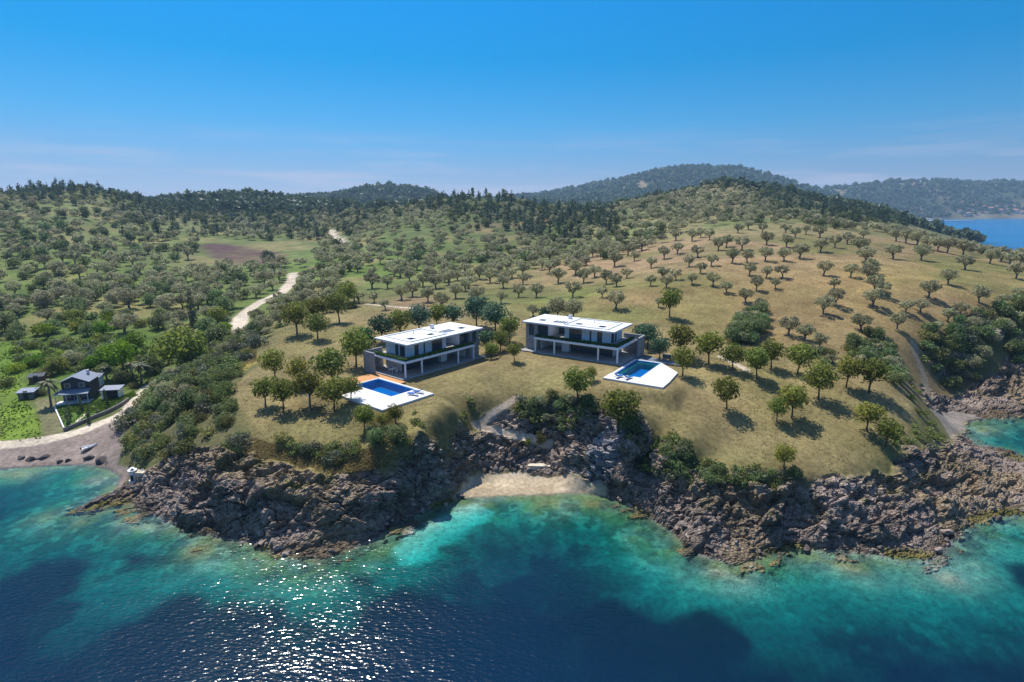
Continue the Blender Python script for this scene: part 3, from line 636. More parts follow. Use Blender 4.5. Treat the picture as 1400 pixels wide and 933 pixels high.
# ------------------------------------------------------------------ materials of things
M_WHITE = simple('white_render', (.80, .80, .79), 0.6, 0.04, 1.5)
M_WALL = simple('white_wall', (.74, .75, .76), 0.7, 0.05, 1.0)
def paving_mat(name, col, joint, size, var):
    m = simple(name, col, .7, var, 1.3); n, l = m.node_tree.nodes, m.node_tree.links; b = [x for x in n if x.type == 'BSDF_PRINCIPLED'][0]
    src = b.inputs['Base Color'].links[0].from_socket; t = N(n, 'ShaderNodeTexCoord'); k = N(n, 'ShaderNodeTexBrick', offset=0.0); k.inputs['Scale'].default_value = 1.0; k.inputs['Brick Width'].default_value = size; k.inputs['Row Height'].default_value = size; k.inputs['Mortar Size'].default_value = .02
    k.inputs['Color1'].default_value = (1, 1, 1, 1); k.inputs['Color2'].default_value = (.93, .93, .92, 1); k.inputs['Mortar'].default_value = (joint, joint, joint, 1); l.new(t.outputs['Object'], k.inputs['Vector'])
    mx = N(n, 'ShaderNodeMix', data_type='RGBA', blend_type='MULTIPLY'); mx.inputs[0].default_value = 1.0; l.new(src, mx.inputs[6]); l.new(k.outputs['Color'], mx.inputs[7]); l.new(mx.outputs[2], b.inputs['Base Color']); return m
M_PAVE = paving_mat('white_paving', (.66, .65, .63), .55, .9, .10)
M_ROOFW = paving_mat('white_roof_membrane', (.66, .66, .66), .8, 2.1, .10)
M_CONC = simple('grey_floor', (.30, .29, .28), 0.7, 0.15, 1.0)
M_FRAME = simple('dark_frame', (.03, .03, .033), 0.4, 0.1)
M_GLASS = glass_mat('dark_glazing', (.07, .085, .10))
M_SKYL = glass_mat('skylight_glass', (.02, .022, .03), 0.15)
M_WOOD = simple('orange_decking', (.50, .24, .09), 0.6, 0.2, 4)
M_BLUE = simple('blue_cushion', (.02, .13, .42), 0.8, 0.1)
M_TILE = simple('pool_tile', (.05, .22, .50), 0.35, 0.12, 2)
M_METAL = simple('pale_metal', (.62, .63, .65), 0.35, 0.05, metal=0.4)
M_GREYTILE = simple('blue_grey_terrace', (.13, .155, .19), 0.6, 0.15, 2)
def stone_mat():
    m, n, l, b, o = mat('grey_stone_cladding')
    t = N(n, 'ShaderNodeTexCoord'); mp = N(n, 'ShaderNodeMapping'); mp.inputs['Rotation'].default_value = (rad(90), 0, 0); l.new(t.outputs['Object'], mp.inputs[0])
    k = N(n, 'ShaderNodeTexNoise'); k.inputs['Scale'].default_value = 2; k.inputs['Detail'].default_value = 6; l.new(t.outputs['Object'], k.inputs['Vector'])
    w = N(n, 'ShaderNodeTexWave', bands_direction='Z', wave_profile='SAW'); w.inputs['Scale'].default_value = 1.1; w.inputs['Distortion'].default_value = 1.2; l.new(t.outputs['Object'], w.inputs['Vector'])
    mx = N(n, 'ShaderNodeMath', operation='MULTIPLY_ADD'); mx.inputs[1].default_value = 0.35; l.new(w.outputs['Fac'], mx.inputs[0]); l.new(k.outputs[0], mx.inputs[2])
    r = N(n, 'ShaderNodeValToRGB'); r.color_ramp.elements[0].position = .3; r.color_ramp.elements[0].color = (.17, .18, .19, 1); r.color_ramp.elements[1].position = 1.0; r.color_ramp.elements[1].color = (.36, .37, .38, 1)
    l.new(mx.outputs[0], r.inputs[0]); l.new(r.outputs[0], b.inputs['Base Color']); b.inputs['Roughness'].default_value = .85
    p = N(n, 'ShaderNodeBump'); p.inputs['Strength'].default_value = .5; p.inputs['Distance'].default_value = .05; l.new(mx.outputs[0], p.inputs['Height']); l.new(p.outputs[0], b.inputs['Normal'])
    return m
M_STONE = stone_mat()
M_POOLW = water_material('pool_water', scat=(0.0, 0.07, 0.22), kk=(0.5, 0.12, 0.05), waves=0.06, fixed=1.3, rough=0.02)
def leaf_mat(name, col, trans=0.25, var=0.28, hue=0.03):
    m, n, l, b, o = mat(name)
    oi = N(n, 'ShaderNodeObjectInfo'); a = N(n, 'ShaderNodeAttribute', attribute_name='tint')
    r = N(n, 'ShaderNodeMapRange'); r.inputs['To Min'].default_value = 1 - var; r.inputs['To Max'].default_value = 1 + var; l.new(oi.outputs['Random'], r.inputs[0])
    x = N(n, 'ShaderNodeMath', operation='MULTIPLY'); l.new(r.outputs[0], x.inputs[0]); l.new(a.outputs['Fac'], x.inputs[1])
    h = N(n, 'ShaderNodeHueSaturation'); h.inputs['Color'].default_value = (*col, 1)
    hr = N(n, 'ShaderNodeMapRange'); hr.inputs['To Min'].default_value = .5 - hue; hr.inputs['To Max'].default_value = .5 + hue
    sc = N(n, 'ShaderNodeMath', operation='FRACT'); s7 = N(n, 'ShaderNodeMath', operation='MULTIPLY'); s7.inputs[1].default_value = 7.13; l.new(oi.outputs['Random'], s7.inputs[0]); l.new(s7.outputs[0], sc.inputs[0]); l.new(sc.outputs[0], hr.inputs[0])
    l.new(hr.outputs[0], h.inputs['Hue']); l.new(x.outputs[0], h.inputs['Value'])
    l.new(h.outputs[0], b.inputs['Base Color']); b.inputs['Roughness'].default_value = .6; b.inputs['Specular IOR Level'].default_value = .2
    tr = N(n, 'ShaderNodeBsdfTranslucent'); l.new(h.outputs[0], tr.inputs[0]); mx = N(n, 'ShaderNodeMixShader'); mx.inputs[0].default_value = trans
    l.new(b.outputs[0], mx.inputs[1]); l.new(tr.outputs[0], mx.inputs[2]); l.new(mx.outputs[0], o.inputs[0]); return m
L_OAK = leaf_mat('oak_leaves', (.20, .225, .042), .45)
L_OLIVE = leaf_mat('olive_leaves', (.33, .32, .175), .4, .22, .015)
L_DARK = leaf_mat('holm_oak_leaves', (.17, .215, .08), .4)
L_PINE = leaf_mat('pine_needles', (.095, .13, .065), .25, .2)
L_BLUE = leaf_mat('blue_green_leaves', (.07, .14, .08), .35)
L_SCRUB = leaf_mat('scrub_leaves', (.20, .22, .065), .35, .35, .04)
L_GREY = leaf_mat('grey_scrub_leaves', (.15, .16, .10), .25, .3, .03)
L_LIME = leaf_mat('lime_leaves', (.17, .27, .015), .35)
L_HEDGE = leaf_mat('hedge_leaves', (.06, .16, .035), .3)
L_PALM = leaf_mat('palm_fronds', (.12, .13, .06), .2)
M_BARK = simple('bark', (.10, .075, .055), .9, .3, 5)
M_BARKG = simple('grey_bark', (.15, .13, .11), .9, .3, 5)

# ------------------------------------------------------------------ foliage
def leaf_cloud(lobes, n, size, rng, up=0.2, inner=0.35):
    """lobes: (cx,cy,cz,rx,ry,rz); n leaf clumps on and in them -> corner array (n,4,3), tint (n)"""
    L = np.array(lobes); ar = (L[:, 3] * L[:, 4]) ** 1.0 + L[:, 5] * L[:, 3]; k = rng.choice(len(L), n, p=ar / ar.sum())
    d = rng.normal(size=(n, 3)); d[:, 2] += up; d /= np.linalg.norm(d, axis=1)[:, None]
    r = np.where(rng.random(n) < inner, rng.random(n) ** .5 * .85, .86 + .22 * rng.random(n))
    c = L[k, :3] + d * L[k, 3:] * r[:, None]
    nn = d * 0.9 + rng.normal(size=(n, 3)) * .55; nn /= np.linalg.norm(nn, axis=1)[:, None]
    a = np.cross(nn, rng.normal(size=(n, 3))); a /= np.linalg.norm(a, axis=1)[:, None]; b = np.cross(nn, a)
    s = size * (0.6 + 0.8 * rng.random(n))[:, None]; e = s * (0.5 + .35 * rng.random(n))[:, None]
    q = np.stack([c - a * s * .5 - b * e * .3, c + a * s * .35 - b * e * .5, c + a * s * .5 + b * e * .4, c - a * s * .3 + b * e * .5], 1)
    lt = rng.random(len(L)) * .25 + .88
    return q, (0.78 + .44 * rng.random(n)) * lt[k]
def quad_mesh(name, q, tint, material, extra=None):
    n = len(q); me = bpy.data.meshes.new(name)
    me.vertices.add(4 * n); me.vertices.foreach_set('co', q.reshape(-1).astype(np.float32))
    me.loops.add(4 * n); me.loops.foreach_set('vertex_index', np.arange(4 * n, dtype=np.int32))
    me.polygons.add(n); me.polygons.foreach_set('loop_start', np.arange(0, 4 * n, 4, dtype=np.int32)); me.polygons.foreach_set('loop_total', np.full(n, 4, np.int32))
    at = me.attributes.new('tint', 'FLOAT', 'POINT'); at.data.foreach_set('value', np.repeat(tint, 4).astype(np.float32))
    me.materials.append(material); me.update(); return me
def lobes_round(rng, n, R, H0, H1, flat=1.0, spread=.62, lr=.40):
    """crown about 2R wide between heights H0 and H1"""
    out = []; hc, hh = (H0 + H1) / 2, (H1 - H0) / 2
    for i in range(n):
        z = 1 - 2 * (i + .5) / n; t = i * 2.39996 + rng.random() * .8; rr = math.sqrt(max(0, 1 - z * z))
        k = spread * (0.8 + .35 * rng.random()); s = lr * (.75 + .5 * rng.random())
        out.append((rr * math.cos(t) * R * k, rr * math.sin(t) * R * k, hc + z * hh * k, R * s, R * s, hh * s * 1.05))
    out.append((0, 0, hc, R * .5, R * .5, hh * .55)); return out
def tree_proto(kind, seed, lod):
    rng = np.random.default_rng(seed); tr = MB(); n = {0: 1500, 1: 330, 2: 75}[lod]; ls = {0: .062, 1: .12, 2: .24}[lod]
    if kind == 'oak':
        H0, H1 = .30, 1.12; lb = lobes_round(rng, 15, .5, H0, H1); tr.tube([(0,0,-.08),(0.01,0,.15),(-.01,.01,.4)], [.035,.026,.02], 7)
        for k in range(5):
            t = k * 1.25 + rng.random(); tr.tube([(0,0,.28+.03*k),(.12*math.cos(t),.12*math.sin(t),.5),(.27*math.cos(t),.27*math.sin(t),.68+.05*k)], [.016,.011,.004], 5)
        L = L_OAK; B = M_BARK; inner = .3
    elif kind == 'olive':
        H0, H1 = .26, .82; lb = lobes_round(rng, 11, .5, H0, H1, lr=.34, spread=.68); lb = lb[:-1]
        tr.tube([(0,0,-.08),(.02*rng.normal(),0,.10),(0.03,.02,.24)], [.06,.045,.035], 7)
        for k in range(4):
            t = k * 1.6 + rng.random(); tr.tube([(.02,.01,.18),(.13*math.cos(t),.13*math.sin(t),.36),(.28*math.cos(t),.28*math.sin(t),.55)], [.03,.02,.006], 5)
        L = L_OLIVE; B = M_BARKG; inner = .25; n = int(n * .75)
    elif kind == 'holm':
        H0, H1 = .02, .78; lb = lobes_round(rng, 14, .5, H0, H1, spread=.6, lr=.42); tr.tube([(0,0,-.08),(0,0,.3)], [.04,.02], 6)
        L = L_DARK; B = M_BARK; inner = .15
    elif kind == 'pine':
        lb = []; Ht = 1.5
        for k in range(11):
            h = .3 + (Ht - .3) * k / 10; r = .46 * (1 - (k / 10.5) ** 1.4) + .06
            for j in range(3 if k < 9 else 1):
                t = rng.random() * 6.28; lb.append((r * .5 * math.cos(t), r * .5 * math.sin(t), h, r * .58, r * .58, .15))
        lb += [(0, 0, .3 + .13 * k, .17 * (1 - k / 12), .17 * (1 - k / 12), .16) for k in range(10)]
        tr.tube([(0,0,-.08),(0,0,.7),(0,0,1.4)], [.04,.025,.006], 6); L = L_PINE; B = M_BARK; inner = .25
    elif kind == 'shrub':
        lb = lobes_round(rng, 9, .5, -.12, .52, spread=.6, lr=.42); L = L_SCRUB; B = M_BARK; inner = .1; n = int(n * .6); tr.tube([(0,0,-.1),(0,0,.2)], [.03,.01], 5)
    elif kind == 'cypress':
        lb = [(0.02 * rng.normal(), .02 * rng.normal(), .15 + .25 * k, .2 * (1 - (k / 9.5) ** 2) + .03, .2 * (1 - (k / 9.5) ** 2) + .03, .22) for k in range(9)]; L = L_PINE; B = M_BARK; inner = .1; tr.tube([(0,0,-.1),(0,0,1)], [.03,.01], 5)
    q, t = leaf_cloud(lb, n, ls, rng, .25, inner)
    if kind == 'pine' and lod:
        tq_ = np.array(tr.v)[np.array([f for f in tr.f if len(f) == 4])]; q = np.concatenate([q, tq_]); t = np.concatenate([t, np.full(len(tq_), .8)])
    return q, t, tr, L, B
PROTO = {}
def proto(kind, v, lod):
    k = (kind, v, lod)
    if k not in PROTO:
        q, t, tr, L, B = tree_proto(kind, 100 + v * 7 + len(kind), lod)
        base = {'q': q, 't': t, 'crown': quad_mesh(kind + '_crown', q, t, L), 'trunk': tr.mesh(kind + '_trunk', B), 'L': L}
        b = np.array([v_ for v_ in tr.v]); fq = np.array([f for f in tr.f if len(f) == 4]); base['tq'] = b[fq]
        PROTO[k] = base
    return PROTO[k]
def recol(kind, v, lod, L):
    k = (kind, v, lod, L.name)
    if k not in PROTO:
        p = proto(kind, v, lod); c = p['crown'].copy(); c.materials.clear(); c.materials.append(L); d = dict(p); d['crown'] = c; PROTO[k] = d
    return PROTO[k]
def put_tree(name, kind, x, y, z, w, label, cat, group, v=0, lod=0, leaf=None, rz=None, parts=True, sh=1.0):
    p = recol(kind, v, lod, leaf) if leaf else proto(kind, v, lod)
    rz = random.random() * 6.28 if rz is None else rz
    u1, u2 = random.uniform(.9, 1.12), random.uniform(.9, 1.12); tl = (random.uniform(-.07, .07), random.uniform(-.07, .07), rz)
    if parts:
        e = thing(name, label, cat, (x, y, z), rz, group); e.scale = (w * u1, w * u2, w * sh); e.rotation_euler = tl
        for nm, me in (('trunk', p['trunk']), ('crown', p['crown'])):
            o = bpy.data.objects.new(nm, me); COL.objects.link(o); o.parent = e
    else:
        e = bpy.data.objects.new(name, p['crown']); COL.objects.link(e); e.location = (x, y, z); e.rotation_euler = tl; e.scale = (w * u1, w * u2, w * sh)
        tag(e, label, cat, group)
    return e
def wide(px, t): return px * t / F

# ------------------------------------------------------------------ the two villas
def window(root, sg, name, plane, a0, a1, c, h0, h1, mull=1):
    """glazed opening; plane 'u' runs along the front at depth c, plane 'v' runs back at position c"""
    g = MB(sg); f = MB(sg); t = .05
    def bx(m, p0, p1, d0, d1, z0, z1):
        if plane == 'u': m.box(p0, p1, c + d0, c + d1, z0, z1)
        else: m.box(c + d0, c + d1, p0, p1, z0, z1)
    bx(g, a0 + t, a1 - t, -.01, .02, h0 + t, h1 - t)
    for p in [a0, a1 - t] + [a0 + (a1 - a0) * k / mull - t / 2 for k in range(1, mull)]: bx(f, p, p + t, -.05, .06, h0, h1)
    bx(f, a0 + t, a1 - t, -.05, .06, h0, h0 + t); bx(f, a0 + t, a1 - t, -.05, .06, h1 - t, h1)
    o = f.obj(name, M_FRAME, root); g.obj('pane', M_GLASS, o); return o
def build_villa(fr, label, sgl):
    sg = 1.0 if not fr['m'] else -1.0
    rz = math.atan2(fr['u'][1], fr['u'][0])
    R = thing('villa', label, 'villa', (*fr['o'], fr['z']), rz)
    MB(sg).box(-1.0, 22.4, -.3, 11.0, -.5, .2).obj('floor_slab', M_CONC, R, bevel=.02)
    MB(sg).box(-.1, 19.3, 0, 10.6, 2.95, 3.2).obj('terrace_slab', M_WHITE, R, bevel=.02)
    MB(sg).box(.15, 19.2, .9, 10.3, 3.204, 3.23).obj('terrace_paving', M_CONC, R)
    for u in (.05, 4.2, 14.2):
        MB(sg).box(u, u + .28, .1, .38, .2, 2.947).obj('column', M_WHITE, R, bevel=.015)
    MB(sg).box(18.85, 19.1, .1, .38, .2, 2.947).obj('column', M_WHITE, R, bevel=.015)
    # planter hedge along the terrace edge
    pl = MB(sg); pl.box(.1, 19.1, .08, .85, 3.203, 3.4); pl.box(.1, .85, .86, 9.6, 3.203, 3.4); pl = pl.obj('planter', M_WHITE, R)
    rg = np.random.default_rng(5); n1, n2 = 2600, 1200
    c1 = np.stack([rg.uniform(.12, 19.05, n1), rg.uniform(.08, .82, n1), 3.42 + .5 * rg.random(n1) ** .6], 1); c2 = np.stack([rg.uniform(.1, .82, n2), rg.uniform(.86, 9.6, n2), 3.42 + .5 * rg.random(n2) ** .6], 1)
    c = np.concatenate([c1, c2]); nn = rg.normal(size=c.shape) + (0, 0, .7); nn /= np.linalg.norm(nn, axis=1)[:, None]; a_ = np.cross(nn, rg.normal(size=c.shape)); a_ /= np.linalg.norm(a_, axis=1)[:, None]; b_ = np.cross(nn, a_); s = .11
    qq = np.stack([c - a_ * s - b_ * s, c + a_ * s - b_ * s, c + a_ * s + b_ * s, c - a_ * s + b_ * s], 1); qq[..., 1] *= sg
    ho = bpy.data.objects.new('hedge', quad_mesh('hedge', qq, .8 + .4 * rg.random(len(qq)), L_HEDGE)); COL.objects.link(ho); ho.parent = R
    # upper storey
    W = MB(sg); h0, h1 = 3.235, 6.1
    for a, b in ((3.0, 4.6), (5.7, 7.0), (7.4, 9.2), (12.1, 13.2)): W.box(a, b, 2.6, 2.8, h0, h1)
    W.box(3.0, 3.2, 2.81, 3.6, h0, h1); W.box(3.0, 3.2, 5.2, 5.6, h0, h1); W.box(3.0, 3.2, 6.6, 9.6, h0, h1)
    W.box(3.21, 13.2, 9.4, 9.6, h0, h1); W.box(13.0, 13.2, 2.81, 9.39, h0, h1); W.box(13.21, 17.2, 7.2, 7.4, h0, h1); W.box(17.0, 17.2, 2.6, 7.19, h0, h1); W.box(17.21, 19.4, 9.4, 9.6, h0, h1)
    W.box(3.21, 12.99, 5.9, 6.0, h0, h1)
    W.obj('upper_wall', M_WALL, R)
    window(R, sg, 'glazed_door', 'u', 4.6, 5.7, 2.7, h0, 6.0); window(R, sg, 'window', 'u', 7.0, 7.4, 2.7, h0, 6.0); window(R, sg, 'sliding_door', 'u', 9.2, 12.1, 2.7, h0, 6.0, 3)
    window(R, sg, 'glazed_door', 'v', 3.6, 5.2, 3.1, h0, 6.0, 2); window(R, sg, 'glazed_door', 'v', 5.6, 6.6, 3.1, h0, 6.0); window(R, sg, 'sliding_door', 'u', 17.2, 19.38, 2.7, h0, 6.0, 2)
    window(R, sg, 'window', 'u', 13.4, 16.8, 7.12, h0, 5.9, 3)
    # roof with raised field and skylights
    rf = MB(sg)
    holes = [(4.6, 6.1, 3.6, 5.2), (9.9, 11.5, 3.8, 5.2), (13.5, 16.6, 3.0, 5.4), (18.6, 20.2, 3.4, 5.0)]
    us = [1.2, 4.6, 6.1, 9.9, 11.5, 13.5, 16.6, 18.6, 20.2, 22.6]
    for i in range(len(us) - 1):
        u0, u1 = us[i], us[i + 1]; hh = [h for h in holes if h[0] == u0]
        if hh: rf.box(u0, u1, .7, hh[0][2], 6.104, 6.42); rf.box(u0, u1, hh[0][3], 10.9, 6.104, 6.42)
        else: rf.box(u0, u1, .7, 10.9, 6.104, 6.42)
    ro = rf.obj('roof', M_ROOFW, R)
    for h in holes[:2] + holes[3:]: MB(sg).box(h[0], h[1], h[2], h[3], 6.2, 6.28).obj('skylight', M_SKYL, ro)
    pf = MB(sg); P0, P1, Q0, Q1 = 3.0, 13.0, 1.9, 10.0
    pf.box(P0, P1, Q0, Q0 + .18, 6.424, 6.62); pf.box(P0, P1, Q1 - .18, Q1, 6.424, 6.62); pf.box(P0, P0 + .18, Q0 + .181, Q1 - .181, 6.424, 6.62); pf.box(P1 - .18, P1, Q0 + .181, Q1 - .181, 6.424, 6.62)
    pf.obj('parapet', M_WHITE, ro)
    be = MB(sg); [be.box(13.5 + .75 * k, 13.62 + .75 * k, 3.0, 5.4, 6.2, 6.38) for k in (1, 2, 3)]; be.obj('pergola_beam', M_WHITE, ro)
    MB(sg).box(14.6, 15.3, 8.4, 9.1, 6.42, 7.3).obj('chimney', M_METAL, ro); MB(sg).tube([(8.6, 7.5, 6.42), (8.6, 7.5, 7.0)], .12, 8).obj('vent_pipe', M_METAL, ro)
    # ground floor
    G = MB(sg); G.box(12.6, 14.3, 3.6, 3.8, .2, 2.94); G.box(12.6, 12.8, 3.81, 8, .2, 2.94); G.box(14.1, 14.3, 3.81, 8, .2, 2.94); G.box(15.4, 19.3, 7.2, 7.4, .2, 2.94); G.box(3.0, 19.3, 9.6, 9.8, .2, 2.94); G.box(19.0, 19.3, 3.0, 9.5, .2, 2.94); G.box(3.0, 3.2, 4.7, 9.5, .2, 2.94)
    G.obj('ground_floor_wall', M_WALL, R)
    window(R, sg, 'glazed_front', 'u', 3.0, 12.6, 4.6, .2, 2.94, 7); window(R, sg, 'glazed_door', 'u', 14.3, 15.4, 6.8, .2, 2.94)
    # stone clad walls
    S = MB(sg); S.box(19.4, 22.3, 1.8, 2.1, -.3, 3.3); S.box(19.4, 20.2, 1.8, 2.1, 3.3, 6.1); S.box(21.5, 22.3, 1.8, 2.1, 3.3, 6.1); S.box(20.2, 21.5, 1.8, 2.1, 5.9, 6.1); S.box(22.0, 22.3, 2.11, 9.6, -.3, 6.1); S.box(19.4, 21.99, 9.4, 9.7, -.3, 6.1); S.box(19.4, 19.6, 2.11, 9.39, -.3, 6.1)
    S.obj('stone_wall', M_STONE, R); window(R, sg, 'window', 'u', 20.2, 21.5, 1.95, 3.3, 5.9)
    MB(sg).box(-1.6, 3.0, 10.62, 10.95, -.4, 4.2).obj('stone_wall', M_STONE, R); MB(sg).box(-1.6, -1.25, 7.6, 10.61, -.4, 4.2).obj('stone_wall', M_STONE, R)
    MB(sg).box(18.2, 22.8, -.3, 1.7, -.45, .12).obj('side_terrace', M_CONC, R)
    return R, sg, rz
def P(fr, u, v, h=0):
    return (fr['o'][0] + fr['u'][0] * u + fr['v'][0] * v, fr['o'][1] + fr['u'][1] * u + fr['v'][1] * v, fr['z'] + h)
RL, sL, rzL = build_villa(VL, 'flat-roofed white two-storey villa beside the pool with orange decking', 1)
RR, sR, rzR = build_villa(VR, 'flat-roofed white two-storey villa beside the pool with wide white paving', -1)

def build_pool(fr, label, pool, pieces, extra):
    sg = -1.0 if fr['m'] else 1.0; rz = math.atan2(fr['u'][1], fr['u'][0])
    R = thing('swimming_pool', label, 'swimming pool', (*fr['o'], fr['z']), rz)
    u0, u1, v0, v1 = pool
    d = MB(sg)
    for p in pieces: d.prism(p, -.9, .10)
    d.obj('deck', M_PAVE, R, bevel=.02)
    b = MB(sg); t = .2
    b.box(u0, u1, v0, v1, -1.5, -1.35); b.box(u0, u1, v0, v0 + t, -1.349, .02); b.box(u0, u1, v1 - t, v1, -1.349, .02); b.box(u0, u0 + t, v0 + t, v1 - t, -1.349, .02); b.box(u1 - t, u1, v0 + t, v1 - t, -1.349, .02)
    b.obj('basin', M_TILE, R)
    w = MB(sg); w.add([(u0 + t, v0 + t, -.03), (u1 - t, v0 + t, -.03), (u1 - t, v1 - t, -.03), (u0 + t, v1 - t, -.03)], [(0, 1, 2, 3)]); w.obj('pool_water', M_POOLW, R)
    for nm, p, z0, z1, m in extra: MB(sg).prism(p, z0, z1).obj(nm, m, R)
    return R
def rc4(a, b, c, d): return [(a, c), (b, c), (b, d), (a, d)]
PLp = (-8.5, -3.1, -6.3, 4.3)
build_pool(VL, 'blue pool with white deck and orange boards beside the left villa', PLp,
    [rc4(-13.8, -2.6, -10.7, -6.3), rc4(-13.8, -8.5, -6.3, 1.0), rc4(-8.9, -8.5, 1.0, 4.7), rc4(-3.1, -2.6, -6.3, 4.7), rc4(-8.5, -3.1, 4.3, 4.7)],
    [('orange_decking', rc4(-10.8, -1.2, 4.72, 8.2), -.3, .08, M_WOOD), ('orange_decking', rc4(-2.58, -1.2, -1.5, 4.7), -.3, .08, M_WOOD)])
build_pool(VR, 'blue pool in broad white paving with grey-blue terrace behind', (-7.0, -1.9, -6.4, 5.5),
    [rc4(-12.4, -1.2, -10.1, -6.4), [(-7.0, -6.4), (-12.4, -6.4), (-11.9, .6), (-7.0, 5.9)], rc4(-1.9, -1.4, -6.4, 5.9), rc4(-7.0, -1.9, 5.5, 5.9)],
    [('grey_terrace', rc4(-10.8, -.9, 5.92, 9.5), -.4, .06, M_GREYTILE), ('low_wall', rc4(-10.8, -6.0, 9.52, 9.8), -.4, 1.0, M_GREYTILE)])

def lounger(fr, u, v, ang, label):
    x, y, z = P(fr, u, v, .1); e = thing('sun_lounger', label, 'sun lounger', (x, y, z), ang, 'blue sun loungers on the pool decks')
    f = MB(); f.box(-.95, .95, -.34, -.29, .26, .31); f.box(-.95, .95, .29, .34, .26, .31); [f.box(a, a + .05, -.289, .289, .26, .31) for a in (-.95, .2, .9)]; f.obj('frame', M_METAL, e)
    for a in (-.85, .8):
        for b in (-.33, .28): MB().box(a, a + .05, b, b + .05, 0, .258).obj('leg', M_METAL, e)
    MB().add([(-.95,-.3,.32),(.3,-.3,.32),(.3,.3,.32),(-.95,.3,.32),(-.95,-.3,.42),(.27,-.3,.42),(.27,.3,.42),(-.95,.3,.42)], [(0,3,2,1),(4,5,6,7),(0,1,5,4),(1,2,6,5),(2,3,7,6),(3,0,4,7)]).obj('cushion', M_BLUE, e)
    MB().add([(.31,-.3,.32),(.95,-.3,.78),(.95,.3,.78),(.31,.3,.32),(.25,-.3,.42),(.89,-.3,.88),(.89,.3,.88),(.25,.3,.42)], [(0,3,2,1),(4,5,6,7),(0,1,5,4),(1,2,6,5),(2,3,7,6),(3,0,4,7)]).obj('backrest', M_BLUE, e)
lounger(VL, -5.6, -8.6, rzL - 1.2, 'blue sun lounger on the left villa deck, farther from the deck tip')
lounger(VL, -4.2, -8.4, rzL - 1.2, 'blue sun lounger on the left villa deck, nearer the deck tip')
lounger(VR, -3.6, -8.4, rzR + 1.2, 'blue sun lounger on the right villa deck, nearer the cliff tree')
lounger(VR, -5.4, -8.4, rzR + 1.2, 'blue sun lounger on the right villa deck, nearer the middle of the paving')
tb = thing('garden_table', 'pale outdoor table under the terrace of the left villa', 'table', P(VL, 1.6, 5.2, .2), rzL)
MB().box(-1.1, 1.1, -.5, .5, .70, .76).obj('table_top', M_WHITE, tb)
for a in (-1, .92):
    for b in (-.42, .34): MB().box(a, a + .08, b, b + .08, 0, .698).obj('leg', M_WHITE, tb)
for k, (a, b) in enumerate(((-.5, -1.0), (.5, -1.0), (-.5, 1.0), (.5, 1.0))):
    x, y, z = P(VL, 1.6 + a, 5.2 + b, .2)
    c = thing('dining_chair', 'white chair at the outdoor table under the left villa terrace', 'chair', (x, y, z), rzL + (0 if b < 0 else math.pi), 'chairs at the outdoor table')
    MB().box(-.22, .22, -.22, .22, .42, .46).obj('seat', M_WHITE, c); MB().box(-.22, .22, -.22, -.18, .462, .85).obj('backrest', M_WHITE, c)
    for a2 in (-.2, .16):
        for b2 in (-.2, .16): MB().box(a2, a2 + .04, b2, b2 + .04, 0, .418).obj('leg', M_WHITE, c)
lamp = thing('lamp_post', 'thin grey lamp post standing among the trees left of the left pool', 'lamp post', tuple(hit(423, 565)[:3])); MB().tube([(0,0,-.2),(0,0,3.0)], [.05,.035], 8).obj('post', M_METAL, lamp); MB().tube([(0,0,3.0),(0,0,3.25)], [.14,.10], 10).obj('lamp_head', M_WHITE, lamp)

